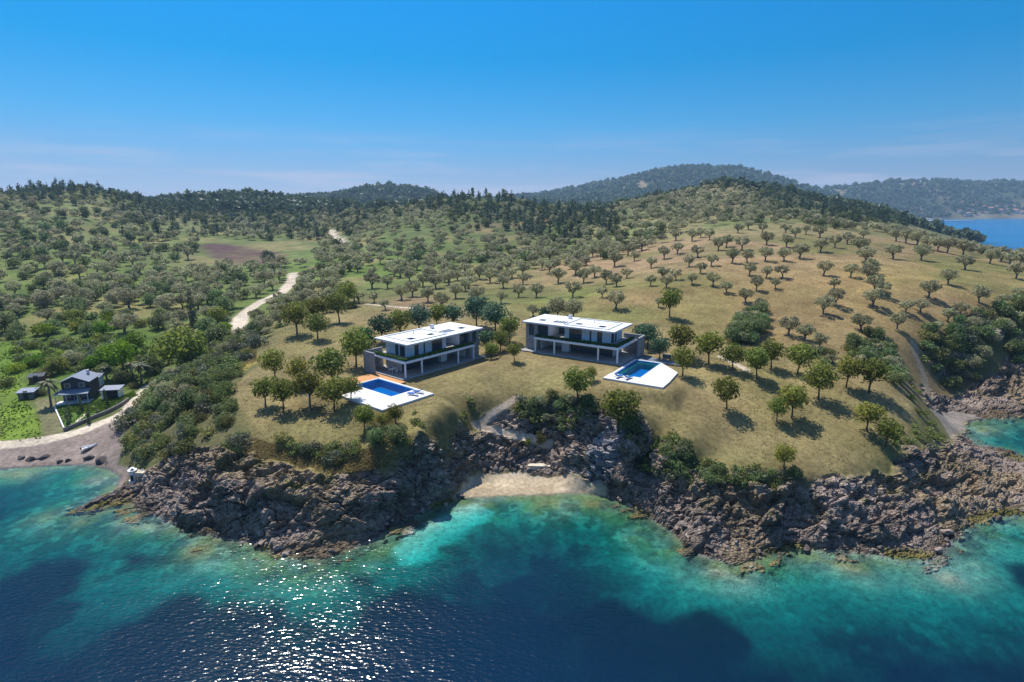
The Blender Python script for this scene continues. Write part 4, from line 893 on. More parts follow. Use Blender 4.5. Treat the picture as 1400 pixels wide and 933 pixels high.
# ------------------------------------------------------------------ trees on the lawns
lawn_trees = [ # foot px, foot py, crown width px, variant, label
 (969,498,42,0,'round green tree behind a lighter path, third right of the right pool paving'),
 (930,488,42,1,'round green tree directly behind the tree at the right pool paving corner'),
 (933,514,38,2,'round green tree at the outer corner of the right pool paving'),
 (1001,507,34,3,'small green tree between two larger ones right of the right pool'),
 (1034,519,42,0,'large round green tree in front of the middle of the right lawn tree row'),
 (1054,504,36,1,'green tree just behind the large one in the right lawn tree row'),
 (1090,512,40,2,'broad green tree left of the dark scrub at the back of the right lawn'),
 (1119,546,46,3,'broad dark green tree with long shadow in the middle of the right lawn'),
 (1157,530,40,0,'left one of two yellow-green trees beside the dark scrub on the right lawn'),
 (1188,537,44,1,'right one of two yellow-green trees beside the dark scrub on the right lawn'),
 (993,560,42,2,'lone round tree with separate shadow in the open left half of the right lawn'),
 (1062,577,31,3,'smaller left tree of the touching pair in the middle of the right lawn'),
 (1082,572,44,0,'larger right tree of the touching pair in the middle of the right lawn'),
 (1185,590,38,1,'upper tree of the touching pair near the right end of the lawn'),
 (1210,611,37,2,'lower tree of the touching pair near the right end of the lawn'),
 (1072,641,32,3,'small lone tree at the cliff edge of the right lawn'),
 (915,434,37,0,'lone bright green tree with dark shadow on the slope behind the right villa'),
 (790,549,43,1,'broad tree at the lawn edge between the villas above the dark cliff'),
 (845,590,54,2,'largest cliff tree with bent trunk in front of the right pool'),
 (807,522,19,3,'very small tree in front of the right villa terrace'),
 (703,495,24,0,'small green tree at the left end of the right villa'),
 (672,492,22,1,'small dark tree at the right end of the left villa'),
 (406,457,40,2,'leftmost tree of the group behind the left lawn beside the dirt road'),
 (434,464,32,3,'smaller front tree of the group behind the left lawn'),
 (433,445,36,0,'tree half hidden behind two others at the back of the left lawn'),
 (464,441,38,1,'tall tree with wide shadow right of the group behind the left lawn'),
 (478,420,32,2,'pale green tree farthest back behind the left lawn'),
 (487,502,48,3,'big tree left of the stone wall of the left villa'),
 (363,556,38,0,'left front tree of the cluster on the left lawn'),
 (388,562,42,1,'second front tree of the cluster on the left lawn, with its own shadow'),
 (377,520,40,2,'back left tree of the cluster on the left lawn'),
 (408,528,36,3,'back middle tree of the cluster on the left lawn'),
 (424,556,46,0,'middle tree of the cluster on the left lawn behind the lamp post'),
 (457,563,44,1,'tree with blue-grey trunk shade at the right of the left lawn cluster'),
 (455,528,48,2,'tall tree at the back right of the left lawn cluster'),
 (480,548,30,3,'small tree overlapping the left edge of the left pool deck'),
 (498,590,35,0,'tree in front of the left pool deck with shadow on the bank'),
 (522,586,20,1,'smallest tree between two others in front of the left pool'),
 (541,582,28,2,'rounded tree in front of the tip of the left pool deck')]
for px, py, w, v, lab in lawn_trees:
    x, y, z, t = hit(px, py); W = wide(w, t)
    put_tree('round_tree', 'oak', x, y, z, W, lab, 'tree', 'round green trees planted on the lawns', v=v, sh=1.0)
back_trees = [(498,478,40,L_HEDGE,'dark green tree touching the left back corner of the left villa'),(522,468,36,L_BLUE,'blue-green tree behind the left corner of the left villa roof'),(548,462,38,L_OAK,'mid green tree behind the left half of the left villa roof'),
 (573,456,38,L_BLUE,'blue-green tree behind the middle of the left villa roof'),(597,450,34,L_OAK,'green tree behind the right half of the left villa roof'),(620,448,30,L_BLUE,'dark tree behind the chimney of the left villa'),
 (652,448,42,L_BLUE,'bushy grey-green tree behind the right corner of the left villa'),(678,456,40,L_BLUE,'tall blue-green tree in the gap between the villas, to the left'),(697,468,34,L_OAK,'green tree in the gap between the villas, to the right'),
 (684,482,30,L_OAK,'low green tree in front of the gap between the villas'),(665,482,30,L_BLUE,'dark tree against the stone end of the left villa'),(885,478,34,L_BLUE,'tall blue-green tree behind the right pool terrace'),
 (902,492,30,L_BLUE,'second blue-green tree, closer to the right pool terrace'),(876,470,26,L_BLUE,'narrow blue-green tree at the back corner of the right villa'),(745,440,20,L_BLUE,'small round tree just above the left end of the right villa roof'),
 (762,438,30,L_OLIVE,'grey-green tree above the middle of the right villa roof'),(784,440,30,L_OLIVE,'grey-green bushy tree above the right half of the right villa roof')]
for i, (px, py, w, L, lab) in enumerate(back_trees):
    x, y, z, t = hit(px, py)
    for fr in (VL, VR):
        U, V = to_local(fr, x, y)
        if -2.5 < U < 24 and -1 < V < 14: y += 0; x += fr['v'][0] * (14 - V); y += fr['v'][1] * (14 - V) if V > 4 else 0; z = ground(x, y)
    put_tree('garden_tree', 'oak' if L is not L_HEDGE else 'holm', x, y, z, wide(w, t), lab, 'tree', 'trees planted round the villas', v=i % 4, leaf=L, sh=.95)

# ------------------------------------------------------------------ olive trees read off the picture
olive_px = [(924,329,18),(946,330,18),(958,325,16),(970,328,16),(982,343,20),(993,338,18),(1009,319,15),(1023,314,16),(1042,319,15),(1074,319,15),(1087,325,17),(1102,321,15),(1122,345,24),(1141,339,20),(1121,325,20),
 (908,354,19),(926,347,18),(942,365,17),(954,352,19),(972,364,18),(957,374,19),(1001,360,22),(1021,359,20),(1014,342,22),(1046,357,22),(1048,335,22),(1072,357,20),(1075,338,20),(1093,353,24),(924,383,18),(911,394,20),(906,382,20),(946,389,17),
 (975,391,21),(993,401,20),(1019,414,23),(1034,397,22),(1048,380,18),(1025,377,20),(1070,380,19),(1126,377,23),(1039,427,23),(1158,334,18),(1180,327,14),(1221,354,25),(1259,356,24),(1175,345,24),(1183,360,26),(1190,375,26),(1163,379,20),(1186,385,26),(1195,398,26),
 (1193,420,30),(1207,405,24),(1319,369,23),(1296,389,25),(1269,407,27),(1337,414,28),(1389,381,25),(1393,412,22),(1370,418,20),(1238,427,19),(1258,427,22),(1295,440,22),(1312,432,22),(1295,346,24),(1317,349,26),(1353,361,22),(1368,357,22),(1396,358,22),
 (1225,330,20),(1238,333,22),(1254,336,24),(1268,341,22),(1282,343,20),(1078,458,28),(1100,465,26),(1120,475,24),(1125,430,28),(1143,418,26),(1177,452,28),(1226,450,25),(1282,452,15),
 (763,387,25),(783,407,24),(842,423,28),(840,365,23),(867,357,16),(889,391,18),(857,381,16),(813,379,20),(787,376,22),(741,369,18),(715,389,18),(709,407,22),(733,407,21),(685,415,20),(688,394,20),(670,387,22),(653,410,22),(729,433,20),(829,389,22),(843,392,20),(823,407,18),(798,387,22),
 (757,370,20),(890,367,18),(655,382,22),(680,377,20),(700,380,18),(604,422,24),(623,408,22),(636,398,20),(585,413,23),(564,406,24),(549,410,24),(527,424,19),(512,414,18),(509,395,28),(648,413,20),(489,372,16),(478,367,14),(511,377,14),(520,361,16),(500,355,14),(539,378,18),(596,395,24),(614,390,22),(442,402,24),(412,415,20),
 (390,420,20),(375,430,18),(425,388,18),(440,385,18),(455,396,20),(470,404,22),(560,385,20),(578,392,20),(640,385,18),(625,378,16),(530,395,20),(545,368,16),(900,420,14),(1140,395,16),(1155,300,14),(1060,395,16)]
PLACED = []     # x, y, radius
def where_words(px, py):
    return '%.1f%% across and %.1f%% down' % (px / PW * 100, py / PH * 100)
def zone_words(px, py):
    if px > 1150 and py > 320: return 'on the dry right slope'
    if px > 850: return 'on the tan hillside'
    if px > 640 and py > 340: return 'behind the villas'
    if px > 480: return 'on the central hill'
    if py > 370: return 'in the left valley'
    return 'on the far left hillside'
OG = 'grey-green olive trees over the hillsides'
used_lab = set()
def uniq(s0, px, py):
    k = 0
    while True:
        s = s0 + ', ' + where_words(px + k * .7, py)
        if s not in used_lab: used_lab.add(s); return s
        k += 1
for i, (px, py, w) in enumerate(olive_px):
    x, y, z, t = hit(px, py); W = wide(w, t)
    put_tree('olive_tree', 'olive', x, y, z, W, uniq('olive tree ' + zone_words(px, py), px, py), 'olive tree', OG, v=i % 5, lod=0 if w > 19 else 1, sh=1.0 + .15 * random.random())
    PLACED.append((x, y, W * .42))

# ------------------------------------------------------------------ scattered vegetation, surveyed over the real ground
BINS = {}
def bin_add(x, y, r): BINS.setdefault((int(x // 12), int(y // 12)), []).append((x, y, r))
def bin_free(x, y, r):
    bx, by = int(x // 12), int(y // 12)
    for a in (-1, 0, 1):
        for b in (-1, 0, 1):
            for X, Y, R in BINS.get((bx + a, by + b), ()):
                if (X - x) ** 2 + (Y - y) ** 2 < (R + r) ** 2: return False
    return True
for p in PLACED: bin_add(*p)
for e in [o for o in COL.objects if o.get('category') == 'tree']: bin_add(e.location.x, e.location.y, e.scale.x * .4)
ROADW = [(hitxy(P_), w_) for P_, w_ in roads]
def poly_np(l): return hitxy(l)
ztree = [ # picture zones (surveyed polygons): kinds with chance, spacing, width range
 ('pine ridge', [(590,268),(600,262),(640,262),(690,262),(730,278),(790,290),(850,305),(830,330),(760,335),(700,318),(640,305),(600,290),(540,290),(480,290)], [('pine',.55),('holm',.3),('olive',.15)], 6.5, (4.5,8), .75),
 ('right pines', [(1040,262),(1100,276),(1180,292),(1236,306),(1236,320),(1210,316),(1150,303),(1090,292),(1040,285)], [('pine',.5),('holm',.5)], 6.5, (5,8), .9),
 ('top left pines', [(-40,270),(30,254),(150,256),(190,268),(240,262),(420,262),(480,270),(480,292),(380,300),(300,300),(200,298),(120,278),(0,286)], [('pine',.45),('holm',.55)], 6.5, (4.5,8), .85),
 ('left dark slope', [(160,285),(330,295),(470,290),(560,290),(480,322),(400,330),(280,325),(200,335),(150,310)], [('holm',.5),('olive',.35),('pine',.15)], 7.5, (5,8), .85),
 ('left hill', [(-60,275),(130,275),(200,325),(270,335),(270,360),(200,375),(-60,375)], [('olive',.55),('holm',.45)], 8.5, (5,8.5), .62),
 ('valley mid', [(200,360),(270,365),(400,362),(450,330),(500,330),(480,380),(440,400),(400,410),(330,415),(250,410),(200,395)], [('olive',.75),('holm',.25)], 7.5, (5,7.5), .68),
 ('valley grove', [(-60,370),(200,375),(330,420),(320,445),(290,450),(200,455),(100,470),(-60,475)], [('holm',.55),('olive',.45)], 6.2, (5,8.5), .85),
 ('valley front', [(-60,440),(120,440),(230,440),(325,440),(330,452),(300,470),(280,500),(225,508),(150,468),(60,466),(-60,475)], [('holm',.6),('shrub',.25),('olive',.15)], 5.2, (4,7), .8),
 ('central hill', [(480,285),(560,272),(610,266),(640,290),(720,325),(770,340),(720,365),(640,385),(560,390),(470,360),(470,330)], [('olive',.85),('holm',.15)], 8.0, (4.8,7), .62),
 ('right upper', [(760,335),(820,300),(900,268),(1000,252),(1080,270),(1200,305),(1225,318),(1180,318),(1080,308),(1000,308),(930,318),(880,345),(800,365)], [('olive',.75),('holm',.25)], 7.2, (4.8,7), .75),
 ('centre low', [(560,385),(650,370),(740,350),(880,345),(760,372),(700,382),(640,395)], [('olive',.9),('holm',.1)], 6.5, (5,7), .7),
 ('ridge olives', [(1200,318),(1262,332),(1400,368),(1440,372),(1440,345),(1300,336),(1225,312)], [('olive',.8),('holm',.2)], 6.0, (4,6), .6),
 ('road side', [(340,450),(360,425),(420,395),(480,400),(500,420),(440,430),(400,440),(352,475),(300,480)], [('olive',.6),('shrub',.4)], 4.6, (3,5.5), .75),
 ('scrub left', [(185,640),(165,600),(170,560),(212,520),(300,472),(345,446),(350,470),(330,505),(318,540),(322,570),(340,604),(322,622),(240,625)], [('shrub',.8),('holm',.2)], 2.1, (2.2,4.8), .95),
 ('scrub under lawn', [(385,600),(440,607),(490,605),(486,628),(440,634),(400,628)], [('shrub',1)], 1.2, (1.6,3.0), 1.3),
 ('scrub cluster pool', [(500,596),(560,590),(556,618),(512,622)], [('shrub',.6),('holm',.4)], 1.1, (1.6,2.8), 1),
 ('scrub path', [(560,568),(600,556),(640,548),(668,545),(700,540),(690,552),(640,582),(600,590),(570,586)], [('shrub',1)], 1.5, (1.2,2.4), .9),
 ('scrub cove', [(706,548),(752,538),(800,545),(815,560),(780,590),(750,600),(726,590),(710,570)], [('shrub',.5),('holm',.5)], .95, (1.5,2.8), 1),
 ('scrub cove right', [(850,565),(880,575),(886,610),(858,612),(846,590)], [('shrub',.4),('holm',.6)], .95, (1.5,2.6), 1),
 ('scrub cliff', [(878,608),(900,596),(930,606),(955,628),(1000,640),(1050,646),(1090,652),(1080,668),(1030,672),(960,664),(900,655),(876,640)], [('shrub',.8),('holm',.2)], .85, (1.4,2.6), 1.3),
 ('scrub right end', [(1215,598),(1250,570),(1262,560),(1280,590),(1300,604),(1270,620),(1240,625),(1215,618)], [('shrub',1)], 1.9, (1.2,2.4), .7),
 ('scrub back right', [(1160,470),(1180,452),(1200,455),(1222,480),(1232,505),(1236,528),(1222,530),(1205,510),(1165,495)], [('shrub',.35),('holm',.65)], 2.0, (2.2,4.2), .95),
 ('scrub back mid', [(1000,450),(1020,432),(1050,432),(1052,460),(1040,470),(1000,475)], [('pine',.0),('holm',1)], 2.4, (3,5), .95),
 ('scrub back mid 2', [(1105,470),(1140,475),(1148,500),(1120,510),(1105,495)], [('shrub',.6),('holm',.4)], 2.2, (2,3.4), .9),
 ('scrub headland', [(1252,480),(1262,455),(1300,452),(1330,430),(1400,412),(1460,420),(1460,500),(1385,500),(1330,522),(1290,528),(1268,520),(1256,505)], [('shrub',.5),('holm',.5)], 2.3, (2.4,5), .9),
 ('meadow bushes', [(20,470),(120,465),(230,465),(225,505),(140,508),(60,508),(25,500)], [('shrub',1)], 2.6, (2.2,4.6), .85),
 ('garden hedge', [(130,505),(215,500),(215,516),(140,518)], [('shrub',.7),('holm',.3)], 2.4, (2,4), .7),
 ('gully banks', [(1236,500),(1250,520),(1262,556),(1250,560),(1236,530)], [('shrub',1)], 1.6, (1,2), .5)]
cand = []
for zn, poly, kinds, sp_, (w0, w1), dens in ztree:
    Pz = hitxy(poly); x0, y0 = Pz.min(0); x1, y1 = Pz.max(0)
    nx, ny = int((x1 - x0) / sp_) + 1, int((y1 - y0) / sp_) + 1
    if nx * ny > 60000: print('big zone', zn, nx * ny)
    gxx, gyy = np.meshgrid(np.arange(nx), np.arange(ny)); X = x0 + (gxx + .5 * (gyy % 2) + RNG.uniform(-.38, .38, gxx.shape)) * sp_; Y = y0 + (gyy + RNG.uniform(-.38, .38, gxx.shape)) * sp_
    X, Y = X.ravel(), Y.ravel(); k = inside(X, Y, Pz); X, Y = X[k], Y[k]
    cl = fbm(X / (sp_ * 4), Y / (sp_ * 4), oct=3, seed=abs(hash(zn)) % 7 + 60 if False else 60 + len(zn)); k = RNG.random(len(X)) < dens * np.clip(1 + 1.6 * cl, .15, 1.25); X, Y = X[k], Y[k]
    sdv = lookup(SD, X, Y); hv = lookup(HH, X, Y); k = (sdv > 1.0) & (hv > .6); X, Y, hv = X[k], Y[k], hv[k]
    ps = np.array([p for _, p in kinds]); ki = RNG.choice(len(kinds), len(X), p=ps / ps.sum()); W = RNG.uniform(w0, w1, len(X))
    for a in range(len(X)): cand.append((X[a], Y[a], hv[a], W[a], kinds[ki[a]][0], zn))
# far hills: clumps of woodland
fx = []
for y_ in np.geomspace(640, 3300, 180):
    s_ = 8.5 + y_ * .0055
    for x_ in np.arange(-.98 * y_, .98 * y_, s_):
        fx.append((x_ + RNG.uniform(-.45, .45) * s_, y_ + RNG.uniform(-.4, .4) * s_ * 1.5, s_))
fx = np.array(fx); sdv = lookup(SD, fx[:, 0], fx[:, 1]); hv = lookup(HH, fx[:, 0], fx[:, 1])
k = (sdv > 12) & (RNG.random(len(fx)) < np.clip(.80 + 1.5 * fbm(fx[:, 0] / 90, fx[:, 1] / 90, oct=4, seed=35), .1, 1)); fx, hv = fx[k], hv[k]
for a in range(len(fx)): cand.append((fx[a, 0], fx[a, 1], hv[a], fx[a, 2] * RNG.uniform(.75, 1.3), 'farwood', 'far'))
CA = np.array([c[:4] for c in cand]); kinds_ = np.array([c[4] for c in cand]); zn_ = np.array([c[5] for c in cand])
pxa, pya, dpa = project(CA[:, 0], CA[:, 1], CA[:, 2]); ok = (pxa > -60) & (pxa < PW + 60) & (dpa > 10)
# hidden behind the ground?
topz = CA[:, 2] + CA[:, 3] * .8; vis = np.ones(len(CA), bool)
for f in np.linspace(.12, .985, 70):
    zz = CAMZ + (topz - CAMZ) * f; vis &= lookup(HH, CA[:, 0] * f, CA[:, 1] * f) < zz + .3
ok &= vis
keep = []
order = np.argsort(dpa)
for i in order:
    if not ok[i]: continue
    x, y, h, w = CA[i]; kd = kinds_[i]
    if kd != 'farwood':
        if kd in ('olive', 'pine', 'holm') and zn_[i][:5] != 'scrub':
            if not bin_free(x, y, w * .36): continue
        elif zn_[i][:5] != 'scrub' and not bin_free(x, y, w * .1): continue
        bad = False
        for P_, w_ in ROADW:
            if abs(P_[:, 0] - x).min() < 60 and seg_dist(np.array([x]), np.array([y]), P_, False)[0] < w_ / 2 + w * .35: bad = True; break
        if bad: continue
        for fr in (VL, VR):
            U, V = to_local(fr, x, y)
            if -14.5 < U < 24 and -11.5 < V < 13: bad = True
        if bad: continue
        if seg_dist(np.array([x]), np.array([y]), PATH, False)[0] < .5 + w * .3 and y < 110: continue
        bin_add(x, y, w * (.36 if zn_[i][:5] != 'scrub' else .15))
    keep.append(i)
RS = polymask(CA[:, 0], CA[:, 1], red_soil, 1, 1, 3)
keep = [i for i in keep if not (RS[i] > .5 and RNG.random() < .45)]
size = CA[:, 3] * F / dpa
spec = {'olive': ('olive_tree', 'olive tree', 'olive tree', OG), 'holm': ('evergreen_tree', 'dark tree', 'tree', 'dark evergreen trees in valley and scrub'),
        'pine': ('pine_tree', 'dark pine', 'pine tree', 'pine trees along the ridges'), 'shrub': ('shrub', 'scrub bush', 'shrub', 'scrub bushes on banks and cliff tops')}
zone_txt = {'scrub left': 'beside the left lawn', 'scrub under lawn': 'below the edge of the left lawn', 'scrub cluster pool': 'below the left pool', 'scrub path': 'beside the zigzag path', 'scrub cove': 'above the cove beach',
            'scrub cove right': 'beside the cliff tree', 'scrub cliff': 'along the right cliff edge', 'scrub right end': 'at the right lawn end', 'scrub back right': 'behind the right lawn', 'scrub back mid': 'behind the right lawn trees', 'scrub back mid 2': 'behind the right lawn trees',
            'scrub headland': 'on the small cove headland', 'garden hedge': 'behind the dark blue house', 'meadow bushes': 'in the left meadow', 'gully banks': 'beside the gully track', 'right pines': 'on the ridge before the bay'}
quota = {'olive': 300 - len(olive_px), 'holm': 300, 'pine': 300, 'shrub': 300}
rest = {k: [] for k in ('olive', 'holm', 'pine', 'shrub', 'farwood')}
for kd in ('olive', 'holm', 'pine', 'shrub'):
    idx = sorted([i for i in keep if kinds_[i] == kd], key=lambda i: -size[i])
    for i in idx[:quota[kd]]:
        x, y, h, w = CA[i]; s_ = size[i]; nm, words, cat, grp = spec[kd]
        leaf = None
        if kd == 'shrub': leaf = (None, L_GREY, None, L_DARK)[i % 4]
        if kd == 'holm' and i % 4 == 0: leaf = L_OLIVE
        if zn_[i] in ('valley front', 'meadow bushes', 'garden hedge') and i % 2 == 0: leaf = L_LIME if i % 4 == 0 else L_OAK
        zt = zone_txt.get(zn_[i]) or zone_words(pxa[i], pya[i])
        put_tree(nm, kd, x, y, h - (.15 if kd == 'shrub' else .0), w, uniq(words + ' ' + zt, pxa[i], pya[i]), cat, grp, v=i % 4, lod=0 if s_ > 21 else (1 if s_ > 9 or kd == 'pine' else 2), leaf=leaf, parts=(kd != 'shrub' and s_ > 13), sh=.85 + .35 * random.random())
    rest[kd] = idx[quota[kd]:]
rest['farwood'] = [i for i in keep if kinds_[i] == 'farwood']
print('vegetation', {k: len(v) for k, v in rest.items()}, len(keep))
def mass(name, kd, idx, L, label, cat, fixed=None, lodk=None):
    Q, T = [], []
    for i in idx:
        x, y, h, w = CA[i]; p = proto(kd, int(RNG.integers(4)), lodk if lodk is not None else (1 if size[i] > 9.5 else 2)); a = RNG.random() * 6.28; c_, s_ = math.cos(a), math.sin(a)
        q = p['q'] * np.array([w, w, w * RNG.uniform(.8, 1.25)]); q = np.stack([q[..., 0] * c_ - q[..., 1] * s_ + x, q[..., 0] * s_ + q[..., 1] * c_ + y, q[..., 2] + h - .1], -1)
        Q.append(q); T.append(p['t'] * RNG.uniform(.72, 1.28))
    if not Q: return
    o = bpy.data.objects.new(name, quad_mesh(name, np.concatenate(Q), np.concatenate(T), L)); COL.objects.link(o); tag(o, label, cat, kind='stuff')
mass('olive_grove', 'olive', rest['olive'], L_OLIVE, 'distant olive groves covering the hillsides', 'olive grove')
mass('evergreen_woodland', 'holm', rest['holm'], L_DARK, 'distant dark evergreen woodland on the left and upper slopes', 'woodland')
mass('pine_woodland', 'pine', rest['pine'], L_PINE, 'distant pine woodland along the ridges', 'pine woodland')
mass('undergrowth', 'shrub', rest['shrub'], L_SCRUB, 'low scrub filling the banks and cliff tops', 'undergrowth')
mass('far_woodland', 'holm', rest['farwood'], L_PINE, 'woods covering the farthest hills and the coast over the bay', 'woodland', lodk=2)

# ------------------------------------------------------------------ the older house and its garden by the left bay
M_DKWALL = simple('dark_blue_cladding', (.06, .058, .075), .6, .2, 3); M_ROOFB = simple('blue_grey_roof', (.21, .23, .28), .45, .12, 2); M_TRIM = simple('pale_trim', (.62, .61, .62), .6, .06)
M_GWALL = simple('grey_garden_wall', (.19, .18, .17), .85, .2, 2, .4); M_PALEP = simple('pale_path', (.55, .48, .36), .85, .12, 3); M_RED = simple('red_brown_wall', (.20, .09, .06), .8, .2, 2)
hx, hy, hz, ht = hit(104, 549)
hr = rad(14)
H = thing('old_house', 'dark blue gabled house with veranda behind the left beach', 'house', (hx, hy, hz), hr); H.scale = (.9, .9, .88)
MB().box(-2.9, 2.9, .6, 6.6, -.4, 5.0).obj('wall', M_DKWALL, H)
MB().add([(-2.9,.6,5.003),(2.9,.6,5.003),(0,.6,6.3),(-2.9,6.6,5.003),(2.9,6.6,5.003),(0,6.6,6.3)], [(0,1,2),(4,3,5),(0,3,4,1),(1,4,5,2),(3,0,2,5)]).obj('gable', M_DKWALL, H)
rf = MB()
for s_ in (-1, 1):
    rf.add([(s_*3.5,.1,4.80),(0,.1,6.36),(0,7.1,6.36),(s_*3.5,7.1,4.80),(s_*3.5,.1,4.92),(0,.1,6.48),(0,7.1,6.48),(s_*3.5,7.1,4.92)], [(0,1,2,3),(7,6,5,4),(0,4,5,1),(3,2,6,7),(0,3,7,4)])
rf = rf.obj('roof', M_ROOFB, H); MB().box(1.3, 1.8, 4.6, 5.1, 5.5, 6.9).obj('chimney', M_TRIM, rf)
v = MB(); v.add([(-3.7,-2.0,2.45),(3.7,-2.0,2.45),(3.4,.59,3.0),(-3.4,.59,3.0),(-3.7,-2.0,2.57),(3.7,-2.0,2.57),(3.4,.59,3.12),(-3.4,.59,3.12)], [(3,2,1,0),(4,5,6,7),(0,1,5,4),(1,2,6,5),(2,3,7,6),(3,0,4,7)]); v.obj('veranda_roof', M_ROOFB, H)
MB().box(-3.65, 3.65, -1.95, .59, -.4, .15).obj('veranda_floor', M_TRIM, H)
MB().box(-3.72, 3.72, -2.06, -2.01, 2.36, 2.6).obj('fascia', M_TRIM, H)
for a in (-3.5, -1.2, 1.2, 3.4): MB().box(a, a + .12, -1.9, -1.78, .15, 2.46).obj('post', M_TRIM, H)
for nm, a, b, c0, c1 in (('window', -2.2, -.9, 3.5, 4.7), ('window', .9, 2.2, 3.5, 4.7), ('window', -2.4, -1.2, 1.0, 2.1), ('window', 1.2, 2.4, 1.0, 2.1), ('door', -.5, .5, .16, 2.2)):
    f = MB(); t = .08; f.box(a, a + t, .52, .597, c0, c1); f.box(b - t, b, .52, .597, c0, c1); f.box(a + t, b - t, .52, .597, c0, c0 + t); f.box(a + t, b - t, .52, .597, c1 - t, c1); f = f.obj(nm, M_TRIM, H)
    MB().box(a + t, b - t, .55, .595, c0 + t, c1 - t).obj('pane', M_GLASS, f)
def shed(name, label, cat, px, py, w, d, h, rz, roof, wall, open_front=False):
    x, y, z, t = hit(px, py); e = thing(name, label, cat, (x, y, z), rz)
    b = MB()
    if open_front:
        b.box(-w/2, -w/2+.25, 0, d, -.3, h); b.box(w/2-.25, w/2, 0, d, -.3, h); b.box(-w/2+.251, w/2-.251, d-.2, d, -.3, h)
    else: b.box(-w/2, w/2, 0, d, -.3, h)
    b.obj('wall', wall, e)
    MB().add([(-w/2-.3,-.3,h+.01),(w/2+.3,-.3,h+.01),(w/2+.3,d+.3,h+.35),(-w/2-.3,d+.3,h+.35),(-w/2-.3,-.3,h+.13),(w/2+.3,-.3,h+.13),(w/2+.3,d+.3,h+.47),(-w/2-.3,d+.3,h+.47)], [(3,2,1,0),(4,5,6,7),(0,1,5,4),(1,2,6,5),(2,3,7,6),(3,0,4,7)]).obj('roof', roof, e)
    if open_front: MB().box(-w/2+.26, w/2-.26, .3, .36, .05, h-.25).obj('dark_panel', M_FRAME, e)  # dark panel set inside the open front
    else:
        MB().box(-.45, .45, -.06, -.005, 0, 1.9).obj('door', M_FRAME, e); MB().box(w/2-1.0, w/2-.35, -.05, -.005, 1.0, 1.6).obj('window', M_GLASS, e)
    return e
shed('garden_kiosk', 'low kiosk with blue-grey roof and white side walls on the garden lawn', 'kiosk', 152, 546, 3.6, 2.2, 2.1, rad(10), M_ROOFB, M_WHITE, True)
shed('shed', 'shed with pale blue roof at the left of the dark blue house', 'shed', 36, 546, 3.0, 2.4, 1.5, rad(16), M_ROOFB, M_GWALL)
shed('shed', 'darker shed partly behind the palm at the left of the house', 'shed', 50, 524, 2.8, 2.2, 1.5, rad(28), M_FRAME, M_RED)
shed('shed', 'small pale outbuilding just behind the right side of the dark blue house', 'shed', 131, 530, 1.8, 2.4, 2.4, rad(12), M_ROOFB, M_WALL)
def follow(name, label, cat, pix, w, h, m, base=-.25, kind=None):
    pts_ = [Vector(hit(*p)[:3]) for p in pix]; out = []
    for a, b in zip(pts_[:-1], pts_[1:]):
        n = max(1, int((b - a).length / .8)); out += [a.lerp(b, k / n) for k in range(n)]
    out.append(pts_[-1]); mb = MB(); vs, fs = [], []
    for i, p in enumerate(out):
        d = (out[min(i+1, len(out)-1)] - out[max(i-1, 0)]); d.z = 0; d.normalize(); nx = Vector((-d.y, d.x, 0)) * w / 2; g = ground(p.x, p.y)
        for q_ in ((p - nx), (p + nx)): vs += [(q_.x, q_.y, g + base), (q_.x, q_.y, g + h)]
    for i in range(len(out) - 1):
        a, b = 4*i, 4*i+4; fs += [(a, b, b+1, a+1), (a+2, a+3, b+3, b+2), (a+1, b+1, b+3, a+3)]
    fs += [(0, 1, 3, 2), (len(vs)-4, len(vs)-2, len(vs)-1, len(vs)-3)]
    mb.add(vs, fs); return tag(mb.obj(name, m), label, cat, kind=kind)
follow('garden_wall', 'low grey wall along the road in front of the garden', 'wall', [(88,590),(100,585),(130,572),(168,554),(176,548)], .3, .75, M_GWALL)
follow('garden_wall', 'pale low kerb wall between the garden and the gravel drive', 'wall', [(75,558),(80,570),(88,588)], .25, .35, M_TRIM)
follow('garden_path', None, None, [(104,577),(112,571),(122,562),(128,557),(124,553),(113,552)], .5, .03, M_PALEP, kind='structure')
# steps and walls on the cliff path
x, y, z, t = hit(737, 637); e = tag(MB().box(-1.9, 1.9, -.6, .6, -.6, .22).obj('stone_platform', M_PALEP, None, bevel=.08), 'pale flat stone platform at the back of the cove beach', 'platform'); e.location = (x, y, z); e.rotation_euler = (0, 0, rad(-4))

def palm(px, py, hgt, r, label, seed):
    rng = random.Random(seed); x, y, z, t = hit(px, py); e = thing('palm_tree', label, 'palm tree', (x, y, z), rng.random() * 6, 'palm trees in the garden')
    MB().tube([(0,0,-.2),(.05,0,hgt*.4),(.1,.05,hgt)], [.26,.2,.17], 9).obj('trunk', M_BARKG, e)
    q = []
    for k in range(34):
        a = k * 2.4 + rng.random() * .4; el_ = rng.uniform(-.25, 1.2); L_ = r * rng.uniform(.85, 1.1); pv = None
        for s_ in range(7):
            f = s_ / 6; out = L_ * f * math.cos(el_ * (1 - .4 * f)); up = L_ * (f * math.sin(el_) - .75 * f * f); w_ = .30 * math.sin(math.pi * min(1, .15 + f * .85)) + .03
            c_ = Vector((.1 + out * math.cos(a), .05 + out * math.sin(a), hgt + up)); sd_ = Vector((-math.sin(a), math.cos(a), -.25)) * w_; sd2 = Vector((math.sin(a), -math.cos(a), -.25)) * w_
            if pv is not None: q.append([pv[0], pv[1], c_ + sd_, c_]); q.append([pv[2], pv[0], c_, c_ + sd2])
            pv = (c_, c_ + sd_, c_ + sd2)
    o = bpy.data.objects.new('crown', quad_mesh('palm_crown', np.array([[tuple(v_) for v_ in f] for f in q]), np.full(len(q), 1.0), L_PALM)); COL.objects.link(o); o.parent = e
